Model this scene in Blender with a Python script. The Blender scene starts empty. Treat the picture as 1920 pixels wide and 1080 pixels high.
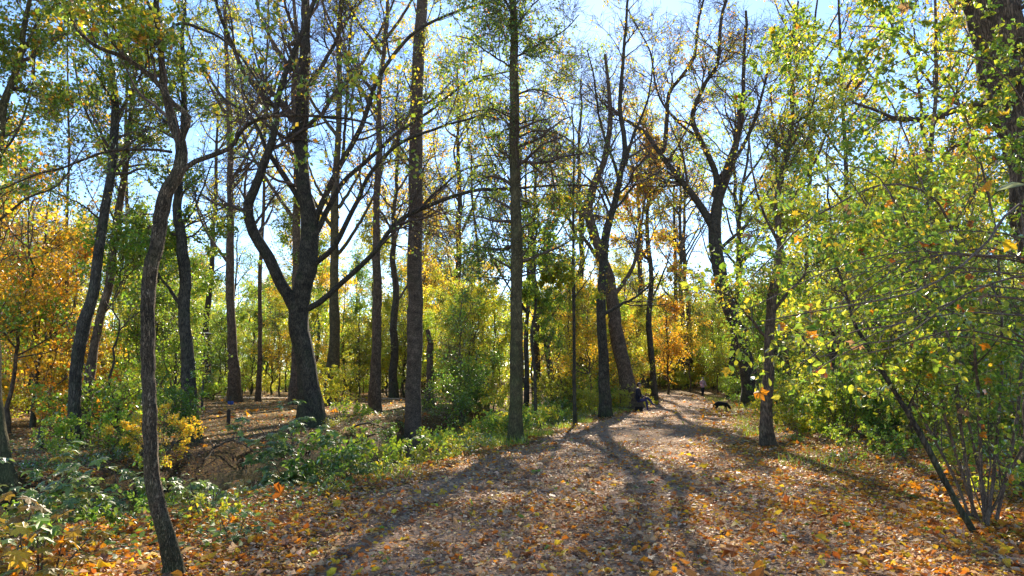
import bpy, bmesh, math, time
import numpy as np
from mathutils import Vector, Matrix
T0 = time.time()
SC = bpy.context.scene
COL = SC.collection
R = math.radians

# ------------------------------------------------------------------ camera
W_PX, H_PX, F_PX = 1920.0, 1080.0, 1387.0
PITCH = math.atan(168.0 / F_PX)
CAM = np.array([0.0, 0.0, 1.66])
cam_d = bpy.data.cameras.new("camera")
cam_d.sensor_width = 36.0
cam_d.lens = 36.0 * F_PX / W_PX
cam_d.clip_start = 0.05
cam_d.clip_end = 3000
cam = bpy.data.objects.new("camera", cam_d)
COL.objects.link(cam)
cam.location = CAM
cam.rotation_euler = (math.pi / 2 + PITCH, 0, 0)
SC.camera = cam

# ------------------------------------------------------------------ sky, sun, exposure
SUN_EL, SUN_AZ = R(29.0), R(7.2)          # azimuth clockwise from +Y
world = bpy.data.worlds.new("World")
SC.world = world
world.use_nodes = True
wn = world.node_tree.nodes
sky = wn.new("ShaderNodeTexSky")
sky.sky_type = 'NISHITA'
sky.sun_disc = False
sky.sun_elevation = SUN_EL
sky.sun_rotation = SUN_AZ
sky.air_density = 0.85
sky.dust_density = 0.06
sky.ozone_density = 3.6
world.node_tree.links.new(sky.outputs[0], wn["Background"].inputs[0])
wn["Background"].inputs[1].default_value = 0.10
sun_d = bpy.data.lights.new("sun", 'SUN')
sun_d.energy = 5.0
sun_d.angle = R(0.55)
sun_d.color = (1.0, 0.88, 0.70)
sun = bpy.data.objects.new("sun", sun_d)
COL.objects.link(sun)
sdir = Vector((math.sin(SUN_AZ) * math.cos(SUN_EL), math.cos(SUN_AZ) * math.cos(SUN_EL), math.sin(SUN_EL)))
sun.rotation_euler = sdir.to_track_quat('Z', 'Y').to_euler()
sun.location = (30, 200, 120)
SC.view_settings.view_transform = 'Standard'
SC.view_settings.look = 'None'
SC.view_settings.exposure = 1.72
SC.view_settings.gamma = 1.0
SC.render.engine = 'CYCLES'
SC.cycles.use_denoising = True
SC.cycles.max_bounces = 6
SC.cycles.diffuse_bounces = 4
SC.cycles.transmission_bounces = 6
SC.cycles.sample_clamp_indirect = 6.0

# ------------------------------------------------------------------ pixel helpers and terrain
def ray(u, v):
    a = (np.asarray(u, float) - W_PX / 2) / F_PX
    b = (H_PX / 2 - np.asarray(v, float)) / F_PX
    cp, sp = math.cos(PITCH), math.sin(PITCH)
    return np.stack([a, cp - b * sp, sp + b * cp], -1)

def at(u, v, y):
    d = ray(u, v)
    return CAM + d * (np.asarray(y, float) / d[..., 1])[..., None]

def ss(e0, e1, x):
    t = np.clip((x - e0) / (e1 - e0), 0, 1)
    return t * t * (3 - 2 * t)

def ledge(y):
    return np.interp(y, [-30, 6, 11.6, 18.5, 27, 47, 65, 76, 84, 92, 130], [-2.6, -2.4, -2.1, 0.1, 2.5, 9.0, 12.4, 12.8, 4, -16, -120])
def redge(y):
    return np.interp(y, [-30, 6, 17, 27, 47, 65, 78, 86, 94, 130], [5.0, 5.2, 5.7, 8.4, 13.0, 17.0, 18.2, 14, -8, -110])
def soff(y):
    return np.interp(y, [-30, 5, 12, 16, 32, 50, 80, 130], [9, 6.8, 4.9, 4.3, 6.1, 8.3, 14, 20])
def wob(x, y, k=1.0):
    return (np.sin(x * .71 * k + 1.3) * np.cos(y * .53 * k + .4) + .5 * np.sin(x * 1.73 * k + y * 1.31 * k) + .35 * np.cos(x * 3.1 * k - y * 2.3 * k + 2.0)) / 1.85
WATER_Z = -.68
def hgt(x, y):
    x = np.asarray(x, float); y = np.asarray(y, float)
    L, Rr = ledge(y), redge(y)
    s = L - x
    sd = np.abs(s - soff(y) + .45 * np.sin(y * .55) + .2 * np.sin(y * 1.9))
    tr = 1 - ss(.9, 3.3 + .4 * np.sin(y * .8 + 1), sd)
    tr = tr * (1 - ss(66, 76, y))
    z = -1.65 * tr
    z = z - .10 * ss(0, 2, s) + .06 * wob(x, y, .6) * ss(-.5, 1.5, s) * (1 - tr)
    c = (x - L) / np.maximum(Rr - L, .1)
    z = z + .09 * np.clip(1 - (2 * c - 1) ** 2, 0, 1)
    q = x - Rr
    z = z + (.05 * wob(x, y, .7) + .12) * ss(0, 3, q) + .012 * np.clip(q - 3, 0, 60)
    z = z + .01 * np.clip(s - 14, 0, 90) + .25 * wob(x * .1, y * .1) * ss(30, 80, np.hypot(x, y)) * (1 - ss(-4, 0, s) * (1 - ss(20, 30, s)))
    z = z + .012 * wob(x, y, 2.3)
    return z
H0 = float(hgt(0., 0.))
def ground_hit(u, v):
    Y = np.linspace(3, 140, 3000)
    P = at(np.full_like(Y, u), np.full_like(Y, v), Y)
    below = np.nonzero(P[:, 2] < hgt(P[:, 0], P[:, 1]))[0]
    return P[below[0]] if len(below) else P[-1]

# ------------------------------------------------------------------ materials
def new_mat(name):
    m = bpy.data.materials.new(name); m.use_nodes = True
    nt = m.node_tree
    for n in list(nt.nodes): nt.nodes.remove(n)
    out = nt.nodes.new("ShaderNodeOutputMaterial")
    return m, nt, out
def N(nt, t, **kw):
    n = nt.nodes.new(t)
    for k, v in kw.items():
        if k.startswith('i_'): n.inputs[k[2:].replace('_', ' ')].default_value = v
        else: setattr(n, k, v)
    return n
def ramp(nt, stops):
    n = nt.nodes.new("ShaderNodeValToRGB")
    e = n.color_ramp.elements
    while len(e) < len(stops): e.new(.5)
    for i, (p, c) in enumerate(stops):
        e[i].position = p; e[i].color = (*c, 1)
    return n

def leaf_mat(name, gloss=.08, rough=.45, trans=.58, boost=1.35):
    m, nt, out = new_mat(name)
    L = nt.links.new
    at_ = N(nt, "ShaderNodeAttribute", attribute_name="col")
    oi = N(nt, "ShaderNodeObjectInfo")
    mul = N(nt, "ShaderNodeMix", data_type='RGBA', blend_type='MULTIPLY'); mul.inputs[0].default_value = 1
    L(at_.outputs["Color"], mul.inputs[6]); L(oi.outputs["Color"], mul.inputs[7])
    geo = N(nt, "ShaderNodeNewGeometry")
    tex = N(nt, "ShaderNodeTexNoise", i_Scale=60.0, i_Detail=2.0)
    L(geo.outputs["Position"], tex.inputs["Vector"])
    mr = N(nt, "ShaderNodeMapRange"); mr.inputs[3].default_value = .75; mr.inputs[4].default_value = 1.25
    L(tex.outputs["Fac"], mr.inputs[0])
    mul2 = N(nt, "ShaderNodeVectorMath", operation='SCALE'); L(mul.outputs[2], mul2.inputs[0]); L(mr.outputs[0], mul2.inputs["Scale"])
    dif = N(nt, "ShaderNodeBsdfDiffuse"); L(mul2.outputs[0], dif.inputs[0])
    tr = N(nt, "ShaderNodeBsdfTranslucent")
    bo = N(nt, "ShaderNodeVectorMath", operation='MULTIPLY'); bo.inputs[1].default_value = (boost * 1.06, boost, boost * .7)
    L(mul2.outputs[0], bo.inputs[0]); L(bo.outputs[0], tr.inputs[0])
    mx = N(nt, "ShaderNodeMixShader"); mx.inputs[0].default_value = trans
    L(dif.outputs[0], mx.inputs[1]); L(tr.outputs[0], mx.inputs[2])
    gl = N(nt, "ShaderNodeBsdfGlossy"); gl.inputs["Roughness"].default_value = rough
    fr = N(nt, "ShaderNodeFresnel"); fr.inputs[0].default_value = 1.35
    fm = N(nt, "ShaderNodeMath", operation='MULTIPLY_ADD'); fm.inputs[1].default_value = gloss * 4; fm.inputs[2].default_value = gloss * .2
    L(fr.outputs[0], fm.inputs[0])
    mg = N(nt, "ShaderNodeMixShader"); L(fm.outputs[0], mg.inputs[0]); L(mx.outputs[0], mg.inputs[1]); L(gl.outputs[0], mg.inputs[2])
    L(mg.outputs[0], out.inputs[0])
    return m

def bark_mat(name, dark, light, zs=.25, scale=14, bump=.6, moss=(.05, .07, .02), moss_amt=.35, moss_h=1.5, bands=False):
    m, nt, out = new_mat(name); L = nt.links.new
    tc = N(nt, "ShaderNodeTexCoord")
    mp = N(nt, "ShaderNodeMapping"); mp.inputs["Scale"].default_value = (1, 1, zs if not bands else 3.5)
    L(tc.outputs["Object"], mp.inputs[0])
    n1 = N(nt, "ShaderNodeTexNoise", i_Scale=float(scale), i_Detail=6.0, i_Roughness=.62, i_Distortion=.4); L(mp.outputs[0], n1.inputs["Vector"])
    v1 = N(nt, "ShaderNodeTexVoronoi", feature='DISTANCE_TO_EDGE', i_Scale=float(scale) * 1.6); 
    dsp = N(nt, "ShaderNodeVectorMath", operation='SCALE'); dsp.inputs["Scale"].default_value = .12
    L(n1.outputs["Color"], dsp.inputs[0])
    add = N(nt, "ShaderNodeVectorMath", operation='ADD'); L(mp.outputs[0], add.inputs[0]); L(dsp.outputs[0], add.inputs[1]); L(add.outputs[0], v1.inputs["Vector"])
    cr = N(nt, "ShaderNodeMapRange"); cr.inputs[1].default_value = 0; cr.inputs[2].default_value = .25; L(v1.outputs["Distance"], cr.inputs[0])
    mm = N(nt, "ShaderNodeMath", operation='MULTIPLY_ADD'); mm.inputs[1].default_value = .55; L(cr.outputs[0], mm.inputs[0])
    half = N(nt, "ShaderNodeMath", operation='MULTIPLY'); half.inputs[1].default_value = .5; L(n1.outputs["Fac"], half.inputs[0]); L(half.outputs[0], mm.inputs[2])
    rp = ramp(nt, [(.22, dark), (.8, light)]); L(mm.outputs[0], rp.inputs[0])
    big = N(nt, "ShaderNodeTexNoise", i_Scale=2.2, i_Detail=4.0); L(tc.outputs["Object"], big.inputs["Vector"])
    sep = N(nt, "ShaderNodeSeparateXYZ"); L(tc.outputs["Object"], sep.inputs[0])
    hh = N(nt, "ShaderNodeMapRange"); hh.inputs[1].default_value = 0; hh.inputs[2].default_value = moss_h; hh.inputs[3].default_value = .30; hh.inputs[4].default_value = 0.0
    L(sep.outputs[2], hh.inputs[0])
    sm = N(nt, "ShaderNodeMath", operation='ADD'); L(big.outputs["Fac"], sm.inputs[0]); L(hh.outputs[0], sm.inputs[1])
    mk = N(nt, "ShaderNodeMapRange"); mk.inputs[1].default_value = .55; mk.inputs[2].default_value = .8; mk.inputs[4].default_value = moss_amt; L(sm.outputs[0], mk.inputs[0])
    mix = N(nt, "ShaderNodeMix", data_type='RGBA'); L(mk.outputs[0], mix.inputs[0]); L(rp.outputs[0], mix.inputs[6]); mix.inputs[7].default_value = (*moss, 1)
    pt = N(nt, "ShaderNodeTexNoise", i_Scale=4.5, i_Detail=5.0, i_Roughness=.65); L(tc.outputs["Object"], pt.inputs["Vector"])
    pr = N(nt, "ShaderNodeMapRange"); pr.inputs[1].default_value = .35; pr.inputs[2].default_value = .68; pr.inputs[3].default_value = .65; pr.inputs[4].default_value = 1.55; L(pt.outputs["Fac"], pr.inputs[0])
    pv = N(nt, "ShaderNodeVectorMath", operation='SCALE'); L(mix.outputs[2], pv.inputs[0]); L(pr.outputs[0], pv.inputs["Scale"])
    bs = N(nt, "ShaderNodeBsdfPrincipled"); bs.inputs["Roughness"].default_value = .85; bs.inputs["Specular IOR Level"].default_value = .25
    L(pv.outputs[0], bs.inputs["Base Color"])
    bp = N(nt, "ShaderNodeBump"); bp.inputs["Strength"].default_value = bump; bp.inputs["Distance"].default_value = .03; L(mm.outputs[0], bp.inputs["Height"]); L(bp.outputs[0], bs.inputs["Normal"])
    L(bs.outputs[0], out.inputs[0])
    return m

def plain_mat(name, c, rough=.8, nscale=20., var=.35, metal=0.0):
    m, nt, out = new_mat(name); L = nt.links.new
    tc = N(nt, "ShaderNodeTexCoord")
    n1 = N(nt, "ShaderNodeTexNoise", i_Scale=nscale, i_Detail=4.0); L(tc.outputs["Object"], n1.inputs["Vector"])
    rp = ramp(nt, [(.3, tuple(x * (1 - var) for x in c)), (.7, tuple(min(1, x * (1 + var)) for x in c))]); L(n1.outputs["Fac"], rp.inputs[0])
    bs = N(nt, "ShaderNodeBsdfPrincipled"); bs.inputs["Roughness"].default_value = rough; bs.inputs["Metallic"].default_value = metal
    L(rp.outputs[0], bs.inputs["Base Color"])
    bp = N(nt, "ShaderNodeBump"); bp.inputs["Strength"].default_value = .3; bp.inputs["Distance"].default_value = .01; L(n1.outputs["Fac"], bp.inputs["Height"]); L(bp.outputs[0], bs.inputs["Normal"])
    L(bs.outputs[0], out.inputs[0])
    return m

def soil_mat(name, stops, scale=26., leafy=True):
    m, nt, out = new_mat(name); L = nt.links.new
    geo = N(nt, "ShaderNodeNewGeometry")
    at_ = N(nt, "ShaderNodeAttribute", attribute_name="col")
    v = N(nt, "ShaderNodeTexVoronoi", i_Scale=scale, i_Randomness=1.0)
    nd = N(nt, "ShaderNodeTexNoise", i_Scale=6.0, i_Detail=3.0); L(geo.outputs["Position"], nd.inputs["Vector"])
    sc_ = N(nt, "ShaderNodeVectorMath", operation='SCALE'); sc_.inputs["Scale"].default_value = .15; L(nd.outputs["Color"], sc_.inputs[0])
    ad = N(nt, "ShaderNodeVectorMath", operation='ADD'); L(geo.outputs["Position"], ad.inputs[0]); L(sc_.outputs[0], ad.inputs[1]); L(ad.outputs[0], v.inputs["Vector"])
    sep = N(nt, "ShaderNodeSeparateColor"); L(v.outputs["Color"], sep.inputs[0])
    rp = ramp(nt, stops); L(sep.outputs[0], rp.inputs[0])
    n2 = N(nt, "ShaderNodeTexNoise", i_Scale=90.0, i_Detail=4.0); L(geo.outputs["Position"], n2.inputs["Vector"])
    mr = N(nt, "ShaderNodeMapRange"); mr.inputs[3].default_value = .55; mr.inputs[4].default_value = 1.45; L(n2.outputs["Fac"], mr.inputs[0])
    s2 = N(nt, "ShaderNodeVectorMath", operation='SCALE'); L(rp.outputs[0], s2.inputs[0]); L(mr.outputs[0], s2.inputs["Scale"])
    mul = N(nt, "ShaderNodeVectorMath", operation='MULTIPLY'); L(s2.outputs[0], mul.inputs[0]); L(at_.outputs["Color"], mul.inputs[1])
    bs = N(nt, "ShaderNodeBsdfPrincipled"); bs.inputs["Roughness"].default_value = .95; bs.inputs["Specular IOR Level"].default_value = .08
    L(mul.outputs[0], bs.inputs["Base Color"])
    bp = N(nt, "ShaderNodeBump"); bp.inputs["Strength"].default_value = .9; bp.inputs["Distance"].default_value = .03
    hh = N(nt, "ShaderNodeMath", operation='ADD'); L(sep.outputs[1], hh.inputs[0]); L(n2.outputs["Fac"], hh.inputs[1])
    L(hh.outputs[0], bp.inputs["Height"]); L(bp.outputs[0], bs.inputs["Normal"])
    L(bs.outputs[0], out.inputs[0])
    return m

M_LEAF = leaf_mat("leaf_translucent")
M_GLOSSLEAF = leaf_mat("leaf_glossy", gloss=.17, rough=.52, trans=.48, boost=1.45)
M_DEAD = leaf_mat("leaf_dead", gloss=.075, rough=.5, trans=.42, boost=1.35)
M_BARK_FURROW = bark_mat("bark_furrowed", (0.022, 0.015, 0.009), (0.27, 0.195, 0.12), zs=.22, scale=34, bump=1.0, moss=(.06, .085, .02), moss_amt=.6, moss_h=.9)
M_BARK_DARK = bark_mat("bark_dark", (0.022, 0.018, 0.013), (0.105, 0.084, 0.060), zs=.25, scale=16, bump=.7, moss=(.04, .06, .018), moss_amt=.5)
M_BARK_GREY = bark_mat("bark_grey_banded", (0.042, 0.030, 0.021), (0.175, 0.122, 0.085), scale=7, bump=.45, bands=True, moss=(.05, .06, .025), moss_amt=.4)
M_BARK_OLIVE = bark_mat("bark_olive", (0.040, 0.030, 0.014), (0.150, 0.115, 0.054), zs=.3, scale=18, bump=.6, moss=(.06, .07, .02), moss_amt=.5, moss_h=3)
M_BARK_BROWN = bark_mat("bark_brown", (0.050, 0.033, 0.021), (0.19, 0.125, 0.08), zs=.2, scale=15, bump=.8, moss=(.06, .07, .03), moss_amt=.25)
M_TWIG = bark_mat("bark_twig", (0.050, 0.034, 0.026), (0.17, 0.120, 0.092), zs=.4, scale=25, bump=.3, moss_amt=.15)
M_TWIGLIT = bark_mat("bark_twig_lit", (.06, .04, .028), (.22, .15, .11), zs=.4, scale=25, bump=.3, moss_amt=.15)  # twig bark again, its colours lightened so the stems look sunlit

# ------------------------------------------------------------------ mesh helpers
def mesh_from(name, V, F, mat, col=None, smooth=True, matidx=None, mats=None):
    """V (n,3); F list of int arrays (k,3) or (k,4)"""
    V = np.ascontiguousarray(V, np.float32)
    me = bpy.data.meshes.new(name)
    fs = F if isinstance(F, list) else [F]
    fs = [np.asarray(f, np.int32) for f in fs if len(f)]
    nl = sum(f.size for f in fs); nf = sum(len(f) for f in fs)
    me.vertices.add(len(V)); me.vertices.foreach_set("co", V.ravel())
    me.loops.add(nl); me.polygons.add(nf)
    me.loops.foreach_set("vertex_index", np.concatenate([f.ravel() for f in fs]))
    tot = np.concatenate([np.full(len(f), f.shape[1], np.int32) for f in fs])
    st = np.concatenate([[0], np.cumsum(tot)[:-1]]).astype(np.int32)
    me.polygons.foreach_set("loop_start", st)
    try: me.polygons.foreach_set("loop_total", tot)
    except Exception: pass
    me.polygons.foreach_set("use_smooth", np.full(nf, smooth))
    if col is not None:
        a = me.attributes.new("col", 'FLOAT_COLOR', 'POINT')
        c4 = np.ones((len(V), 4), np.float32); c4[:, :3] = col
        a.data.foreach_set("color", c4.ravel())
    for m_ in (mats or [mat]): me.materials.append(m_)
    if matidx is not None: me.polygons.foreach_set("material_index", np.asarray(matidx, np.int32))
    me.update(calc_edges=True)
    return me

def link(name, me, parent=None, kind=None, loc=None, color=None):
    o = bpy.data.objects.new(name, me); COL.objects.link(o)
    if parent is not None: o.parent = parent
    if kind: o["kind"] = kind
    if loc is not None: o.location = loc
    if color is not None: o.color = (*color, 1)
    return o
def tag(o, label, cat, group=None):
    o["label"] = label; o["category"] = cat
    if group: o["group"] = group
    return o
def thing(name, label, cat, loc=(0, 0, 0), group=None, rz=0.0, sc=None):
    o = bpy.data.objects.new(name, None); COL.objects.link(o)
    o.empty_display_size = .2
    o.location = loc; o.rotation_euler = (0, 0, rz)
    if sc is not None: o.scale = sc if hasattr(sc, '__len__') else (sc, sc, sc)
    return tag(o, label, cat, group)
def copy_thing(src, label, group, loc, rz, sc, tint=None, tint_names=('crown', 'foliage')):
    r = src.copy(); COL.objects.link(r)
    r.location = loc; r.rotation_euler = (0, 0, rz); r.scale = sc if hasattr(sc, '__len__') else (sc, sc, sc)
    r["label"] = label; r["group"] = group
    for ch in src.children:
        c = ch.copy(); COL.objects.link(c); c.parent = r
        if tint is not None and ch.name.split('.')[0] in tint_names: c.color = (*tint, 1)
    return r

def nrm(v):
    return v / np.maximum(np.linalg.norm(v, axis=-1, keepdims=True), 1e-9)

def tubes(P, Rd, sides, rough=0.0, rng=None, cap=True, ridges=None):
    """P (N,K,3) R (N,K) -> V,F(quads)"""
    Nn, K, _ = P.shape
    Tn = np.empty_like(P)
    Tn[:, 1:-1] = P[:, 2:] - P[:, :-2]; Tn[:, 0] = P[:, 1] - P[:, 0]; Tn[:, -1] = P[:, -1] - P[:, -2]
    Tn = nrm(Tn)
    md = np.abs(nrm(P[:, -1] - P[:, 0]))
    ref = np.eye(3)[np.argmin(md * np.array([1, .98, 1.02]), axis=1)][:, None, :]
    U = nrm(np.cross(Tn, np.broadcast_to(ref, Tn.shape))); Wv = np.cross(Tn, U)
    a = np.arange(sides) / sides * 2 * np.pi
    rr = Rd[:, :, None] * np.ones(sides)
    if rough and rng is not None:
        ph = rng.uniform(0, 6.28, (Nn, 1, 4)); kk = np.arange(K)[None, :, None]
        A = a[None, None, :]
        rr = rr * (1 + rough * (np.sin(2 * A + ph[..., 0:1] + kk * .35) * .5 + np.sin(3 * A + ph[..., 1:2] - kk * .23) * .4 + np.sin(kk * .9 + ph[..., 2:3] + A) * .35))
    if ridges is not None: rr = rr * ridges
    V = P[:, :, None, :] + rr[..., None] * (np.cos(a)[None, None, :, None] * U[:, :, None, :] + np.sin(a)[None, None, :, None] * Wv[:, :, None, :])
    V = V.reshape(-1, 3)
    base = (np.arange(Nn) * K * sides)[:, None, None]
    k = (np.arange(K - 1) * sides)[None, :, None]; j = np.arange(sides)[None, None, :]; j2 = (j + 1) % sides
    F = np.stack([base + k + j, base + k + j2, base + k + sides + j2, base + k + sides + j], -1).reshape(-1, 4)
    return V, F

def resample(pts, K):
    """Catmull-Rom through pts (m,d) -> (K,d)"""
    p = np.asarray(pts, float); m = len(p)
    if m == 2: return p[0] + (p[1] - p[0]) * np.linspace(0, 1, K)[:, None]
    q = np.vstack([2 * p[0] - p[1], p, 2 * p[-1] - p[-2]])
    seg = np.maximum(np.linalg.norm(np.diff(p[:, :3], axis=0), axis=1), 1e-6); cu = np.concatenate([[0], np.cumsum(seg)]); 
    t = np.linspace(0, cu[-1], K); i = np.clip(np.searchsorted(cu, t, side='right') - 1, 0, m - 2); f = ((t - cu[i]) / seg[i])[:, None]
    p0, p1, p2, p3 = q[i], q[i + 1], q[i + 2], q[i + 3]
    return .5 * (2 * p1 + (p2 - p0) * f + (2 * p0 - 5 * p1 + 4 * p2 - p3) * f ** 2 + (3 * p1 - p0 - 3 * p2 + p3) * f ** 3)

def interp_batch(P, idx, t):
    K = P.shape[1]; x = t * (K - 1); i = np.clip(x.astype(int), 0, K - 2); f = x - i
    f = f[:, None] if P.ndim == 3 else f
    return P[idx, i] * (1 - f) + P[idx, i + 1] * f

def grow(rng, P, Rd, n, length, ang=(35, 70), t=(.2, 1.0), K=6, wobble=.18, up=.05, rs=.55, rmin=.002, taper=.25, lenfall=.5, flat=0.0, wts=None):
    """spawn n children per parent on average; returns P2,R2"""
    Np = len(P)
    plen = np.linalg.norm(np.diff(P, axis=1), axis=2).sum(1)
    w = plen if wts is None else wts
    tot = int(n * Np) if n * Np >= 1 else 1
    idx = rng.choice(Np, tot, p=w / w.sum())
    tt = rng.uniform(t[0], t[1], tot)
    pos = interp_batch(P, idx, tt)
    tan = nrm(interp_batch(P, idx, np.minimum(tt + .06, 1)) - interp_batch(P, idx, np.maximum(tt - .06, 0)))
    rv = nrm(rng.normal(size=(tot, 3))); 
    if flat: rv[:, 2] *= (1 - flat); rv = nrm(rv)
    perp = nrm(rv - (rv * tan).sum(1, keepdims=True) * tan)
    a = np.radians(rng.uniform(ang[0], ang[1], tot))[:, None]
    d = np.cos(a) * tan + np.sin(a) * perp
    ln = (rng.uniform(length[0], length[1], tot) * (1 - lenfall * tt))
    st = (ln / (K - 1))[:, None]
    Q = np.empty((tot, K, 3)); Q[:, 0] = pos
    dr = rng.normal(size=(tot, 3)) * wobble * .5
    for k in range(1, K):
        d = nrm(d + rng.normal(size=(tot, 3)) * wobble + dr * .4 + np.array([0, 0, up]))
        Q[:, k] = Q[:, k - 1] + d * st
    pr = interp_batch(Rd[..., None], idx, tt)[:, 0]
    r0 = np.maximum(pr * rs * rng.uniform(.7, 1.1, tot), rmin)
    r0 = np.minimum(r0, np.maximum(ln * .03, rmin))
    R2 = r0[:, None] * np.linspace(1, taper, K)[None]
    R2 = np.maximum(R2, rmin * .6)
    return Q, R2

# leaf templates: x side, y along, z normal
def tmpl(vs, fs): return np.array(vs, float), np.array(fs, int)
T_DIAMOND = tmpl([(0, 0, 0), (-.36, .45, .08), (0, 1, -.06), (.36, .45, .08)], [(0, 2, 1), (0, 3, 2)])
T_OVATE = tmpl([(0, 0, 0), (-.27, .25, .06), (-.27, .6, .05), (0, 1, -.10), (.27, .6, .05), (.27, .25, .06)], [(0, 2, 1), (0, 3, 2), (0, 4, 3), (0, 5, 4)])
_mp = [(0, 0), (-.16, -.03), (-.42, .02), (-.34, .20), (-.62, .48), (-.40, .46), (-.30, .62), (-.17, .60), (-.16, .80), (0, 1.05), (.16, .80), (.17, .60), (.30, .62), (.40, .46), (.62, .48), (.34, .20), (.42, .02), (.16, -.03)]
_mz = [0, .0, -.04, .03, -.12, .02, .0, .04, .0, -.12, .0, .04, 0, .02, -.12, .03, -.04, .0]
T_MAPLE = tmpl([(x, y, z) for (x, y), z in zip(_mp, _mz)] + [(0, .32, .05)], [(18, (i + 1) % 18, i) for i in range(18)])
T_CURL = tmpl([(0, 0, 0), (-.30, .28, .12), (-.26, .68, .16), (.05, 1, .10), (.30, .62, .14), (.28, .25, .10), (.02, .5, -.02)], [(6, (i + 1) % 6, i) for i in range(6)])

def leaves(rng, pos, axis, normal, size, col, tm, jit=0.0):
    V0, F0 = tm; n = len(pos); nv = len(V0)
    y = nrm(axis); x = nrm(np.cross(y, normal)); z = np.cross(x, y)
    loc = np.broadcast_to(V0, (n, nv, 3)).copy()
    if jit: loc[:, :, 2] += rng.normal(0, jit, (n, nv)); loc[:, :, :2] += rng.normal(0, jit * .4, (n, nv, 2))
    V = pos[:, None] + size[:, None, None] * (loc[..., 0:1] * x[:, None] + loc[..., 1:2] * y[:, None] + loc[..., 2:3] * z[:, None])
    F = (F0[None] + (np.arange(n) * nv)[:, None, None]).reshape(-1, F0.shape[1])
    C = np.repeat(col, nv, axis=0)
    return V.reshape(-1, 3), F, C

def palette(rng, n, cols, wts, jit=.18):
    cols = np.asarray(cols, float); wts = np.asarray(wts, float)
    c = cols[rng.choice(len(cols), n, p=wts / wts.sum())]
    c = c * rng.uniform(1 - jit, 1 + jit, (n, 1)) * rng.uniform(.92, 1.08, (n, 3))
    return c

def leaf_cloud(rng, P, n, size, cols, wts, tm, t=(.2, 1.0), spread=.3, flat=.4, clump=None):
    """leaves along twigs P"""
    idx = rng.integers(0, len(P), n)
    if clump is not None:
        keep = clump(P[:, -1]); pr = keep / keep.sum(); idx = rng.choice(len(P), n, p=pr)
    tt = rng.uniform(t[0], t[1], n)
    pos = interp_batch(P, idx, tt)
    tan = nrm(P[idx, -1] - P[idx, 0])
    ax = nrm(tan * .5 + rng.normal(size=(n, 3)) * .7 + np.array([0, 0, -.15]))
    nr = rng.normal(size=(n, 3)) * (1 - flat) + np.array([0, 0, flat * 1.3])
    sz = rng.uniform(size[0], size[1], n)
    pos = pos + rng.normal(size=(n, 3)) * spread * .1
    return leaves(rng, pos, ax, nrm(nr), sz, palette(rng, n, cols, wts), tm)

def noise3(p, k, seed=0):
    o = np.array([1.7, 4.1, 2.9]) * (seed + 1)
    q = p * k + o
    return (np.sin(q[:, 0] * 1.1 + np.sin(q[:, 1] * 1.7)) + np.sin(q[:, 1] * 1.3 + np.sin(q[:, 2] * 1.9 + 1)) + np.sin(q[:, 2] * 1.2 + np.sin(q[:, 0] * 1.5 + 2))) / 3

# leaf colours (reflectance)
YG = (.36, .38, .035); LG = (.22, .33, .035); GR = (.12, .21, .03); DG = (.065, .125, .03)
YE = (.60, .42, .030); OR = (.62, .25, .016); RU = (.36, .115, .020); BR = (.30, .175, .10); TAN = (.50, .34, .205); PAL = (.58, .44, .31)
def lum(c): return c

# ------------------------------------------------------------------ ground, path, stream, far path
rng = np.random.default_rng(11)
def axis_grid(lo, hi, near, far):
    a = [0.0]
    while a[-1] < hi: a.append(a[-1] + near + (far - near) * min(1, (a[-1] / 60.) ** 1.3))
    b = [0.0]
    while b[-1] > lo: b.append(b[-1] - near - (far - near) * min(1, (-b[-1] / 60.) ** 1.3))
    return np.array(sorted(set(b + a)))
gx = axis_grid(-900, 900, .34, 12); gy = axis_grid(-60, 1500, .34, 12)
X, Y = np.meshgrid(gx, gy); Z = hgt(X, Y)
nx, ny = len(gx), len(gy)
gv = np.stack([X, Y, Z], -1).reshape(-1, 3)
ii = (np.arange(ny - 1)[:, None] * nx + np.arange(nx - 1)[None]).ravel()
gf = np.stack([ii, ii + 1, ii + nx + 1, ii + nx], -1)
s = ledge(gv[:, 1]) - gv[:, 0]
wet = 1 - ss(-.75, -.12, gv[:, 2])
gcol = np.ones((len(gv), 3))
gcol = gcol * (1 - .84 * wet)[:, None]
far_left = ss(8, 12, s)[:, None]
gcol = gcol * (1 - far_left) + far_left * np.array([.95, .98, .85])
M_SOIL = soil_mat("forest_floor", [(0, (.05, .032, .018)), (.3, (.12, .07, .035)), (.55, (.20, .115, .05)), (.75, (.13, .12, .035)), (.9, (.32, .19, .06)), (1, (.40, .20, .04))], scale=17.)
g = link("ground", mesh_from("ground", gv, gf, M_SOIL, gcol)); g["kind"] = "structure"

def strip(name, mat, ys, xl, xr, nx_, dz, col=None):
    t = np.linspace(0, 1, nx_)
    Xs = xl[:, None] * (1 - t) + xr[:, None] * t
    Ys = np.broadcast_to(ys[:, None], Xs.shape)
    Zs = hgt(Xs, Ys) + dz if not np.isscalar(dz) or dz > -.5 else np.full(Xs.shape, dz)
    v = np.stack([Xs, Ys, Zs], -1).reshape(-1, 3)
    i0 = (np.arange(len(ys) - 1)[:, None] * nx_ + np.arange(nx_ - 1)[None]).ravel()
    f = np.stack([i0, i0 + 1, i0 + nx_ + 1, i0 + nx_], -1)
    o = link(name, mesh_from(name, v, f, mat, np.ones((len(v), 3)))); o["kind"] = "structure"
    return o
M_PATH = soil_mat("path_earth", [(0, (.16, .105, .070)), (.35, (.30, .20, .135)), (.65, (.40, .275, .185)), (.85, (.48, .34, .23)), (1, (.44, .25, .10))], scale=30.)
ys = np.concatenate([np.arange(-20, 40, .25), np.arange(40, 96, .4)])
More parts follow.
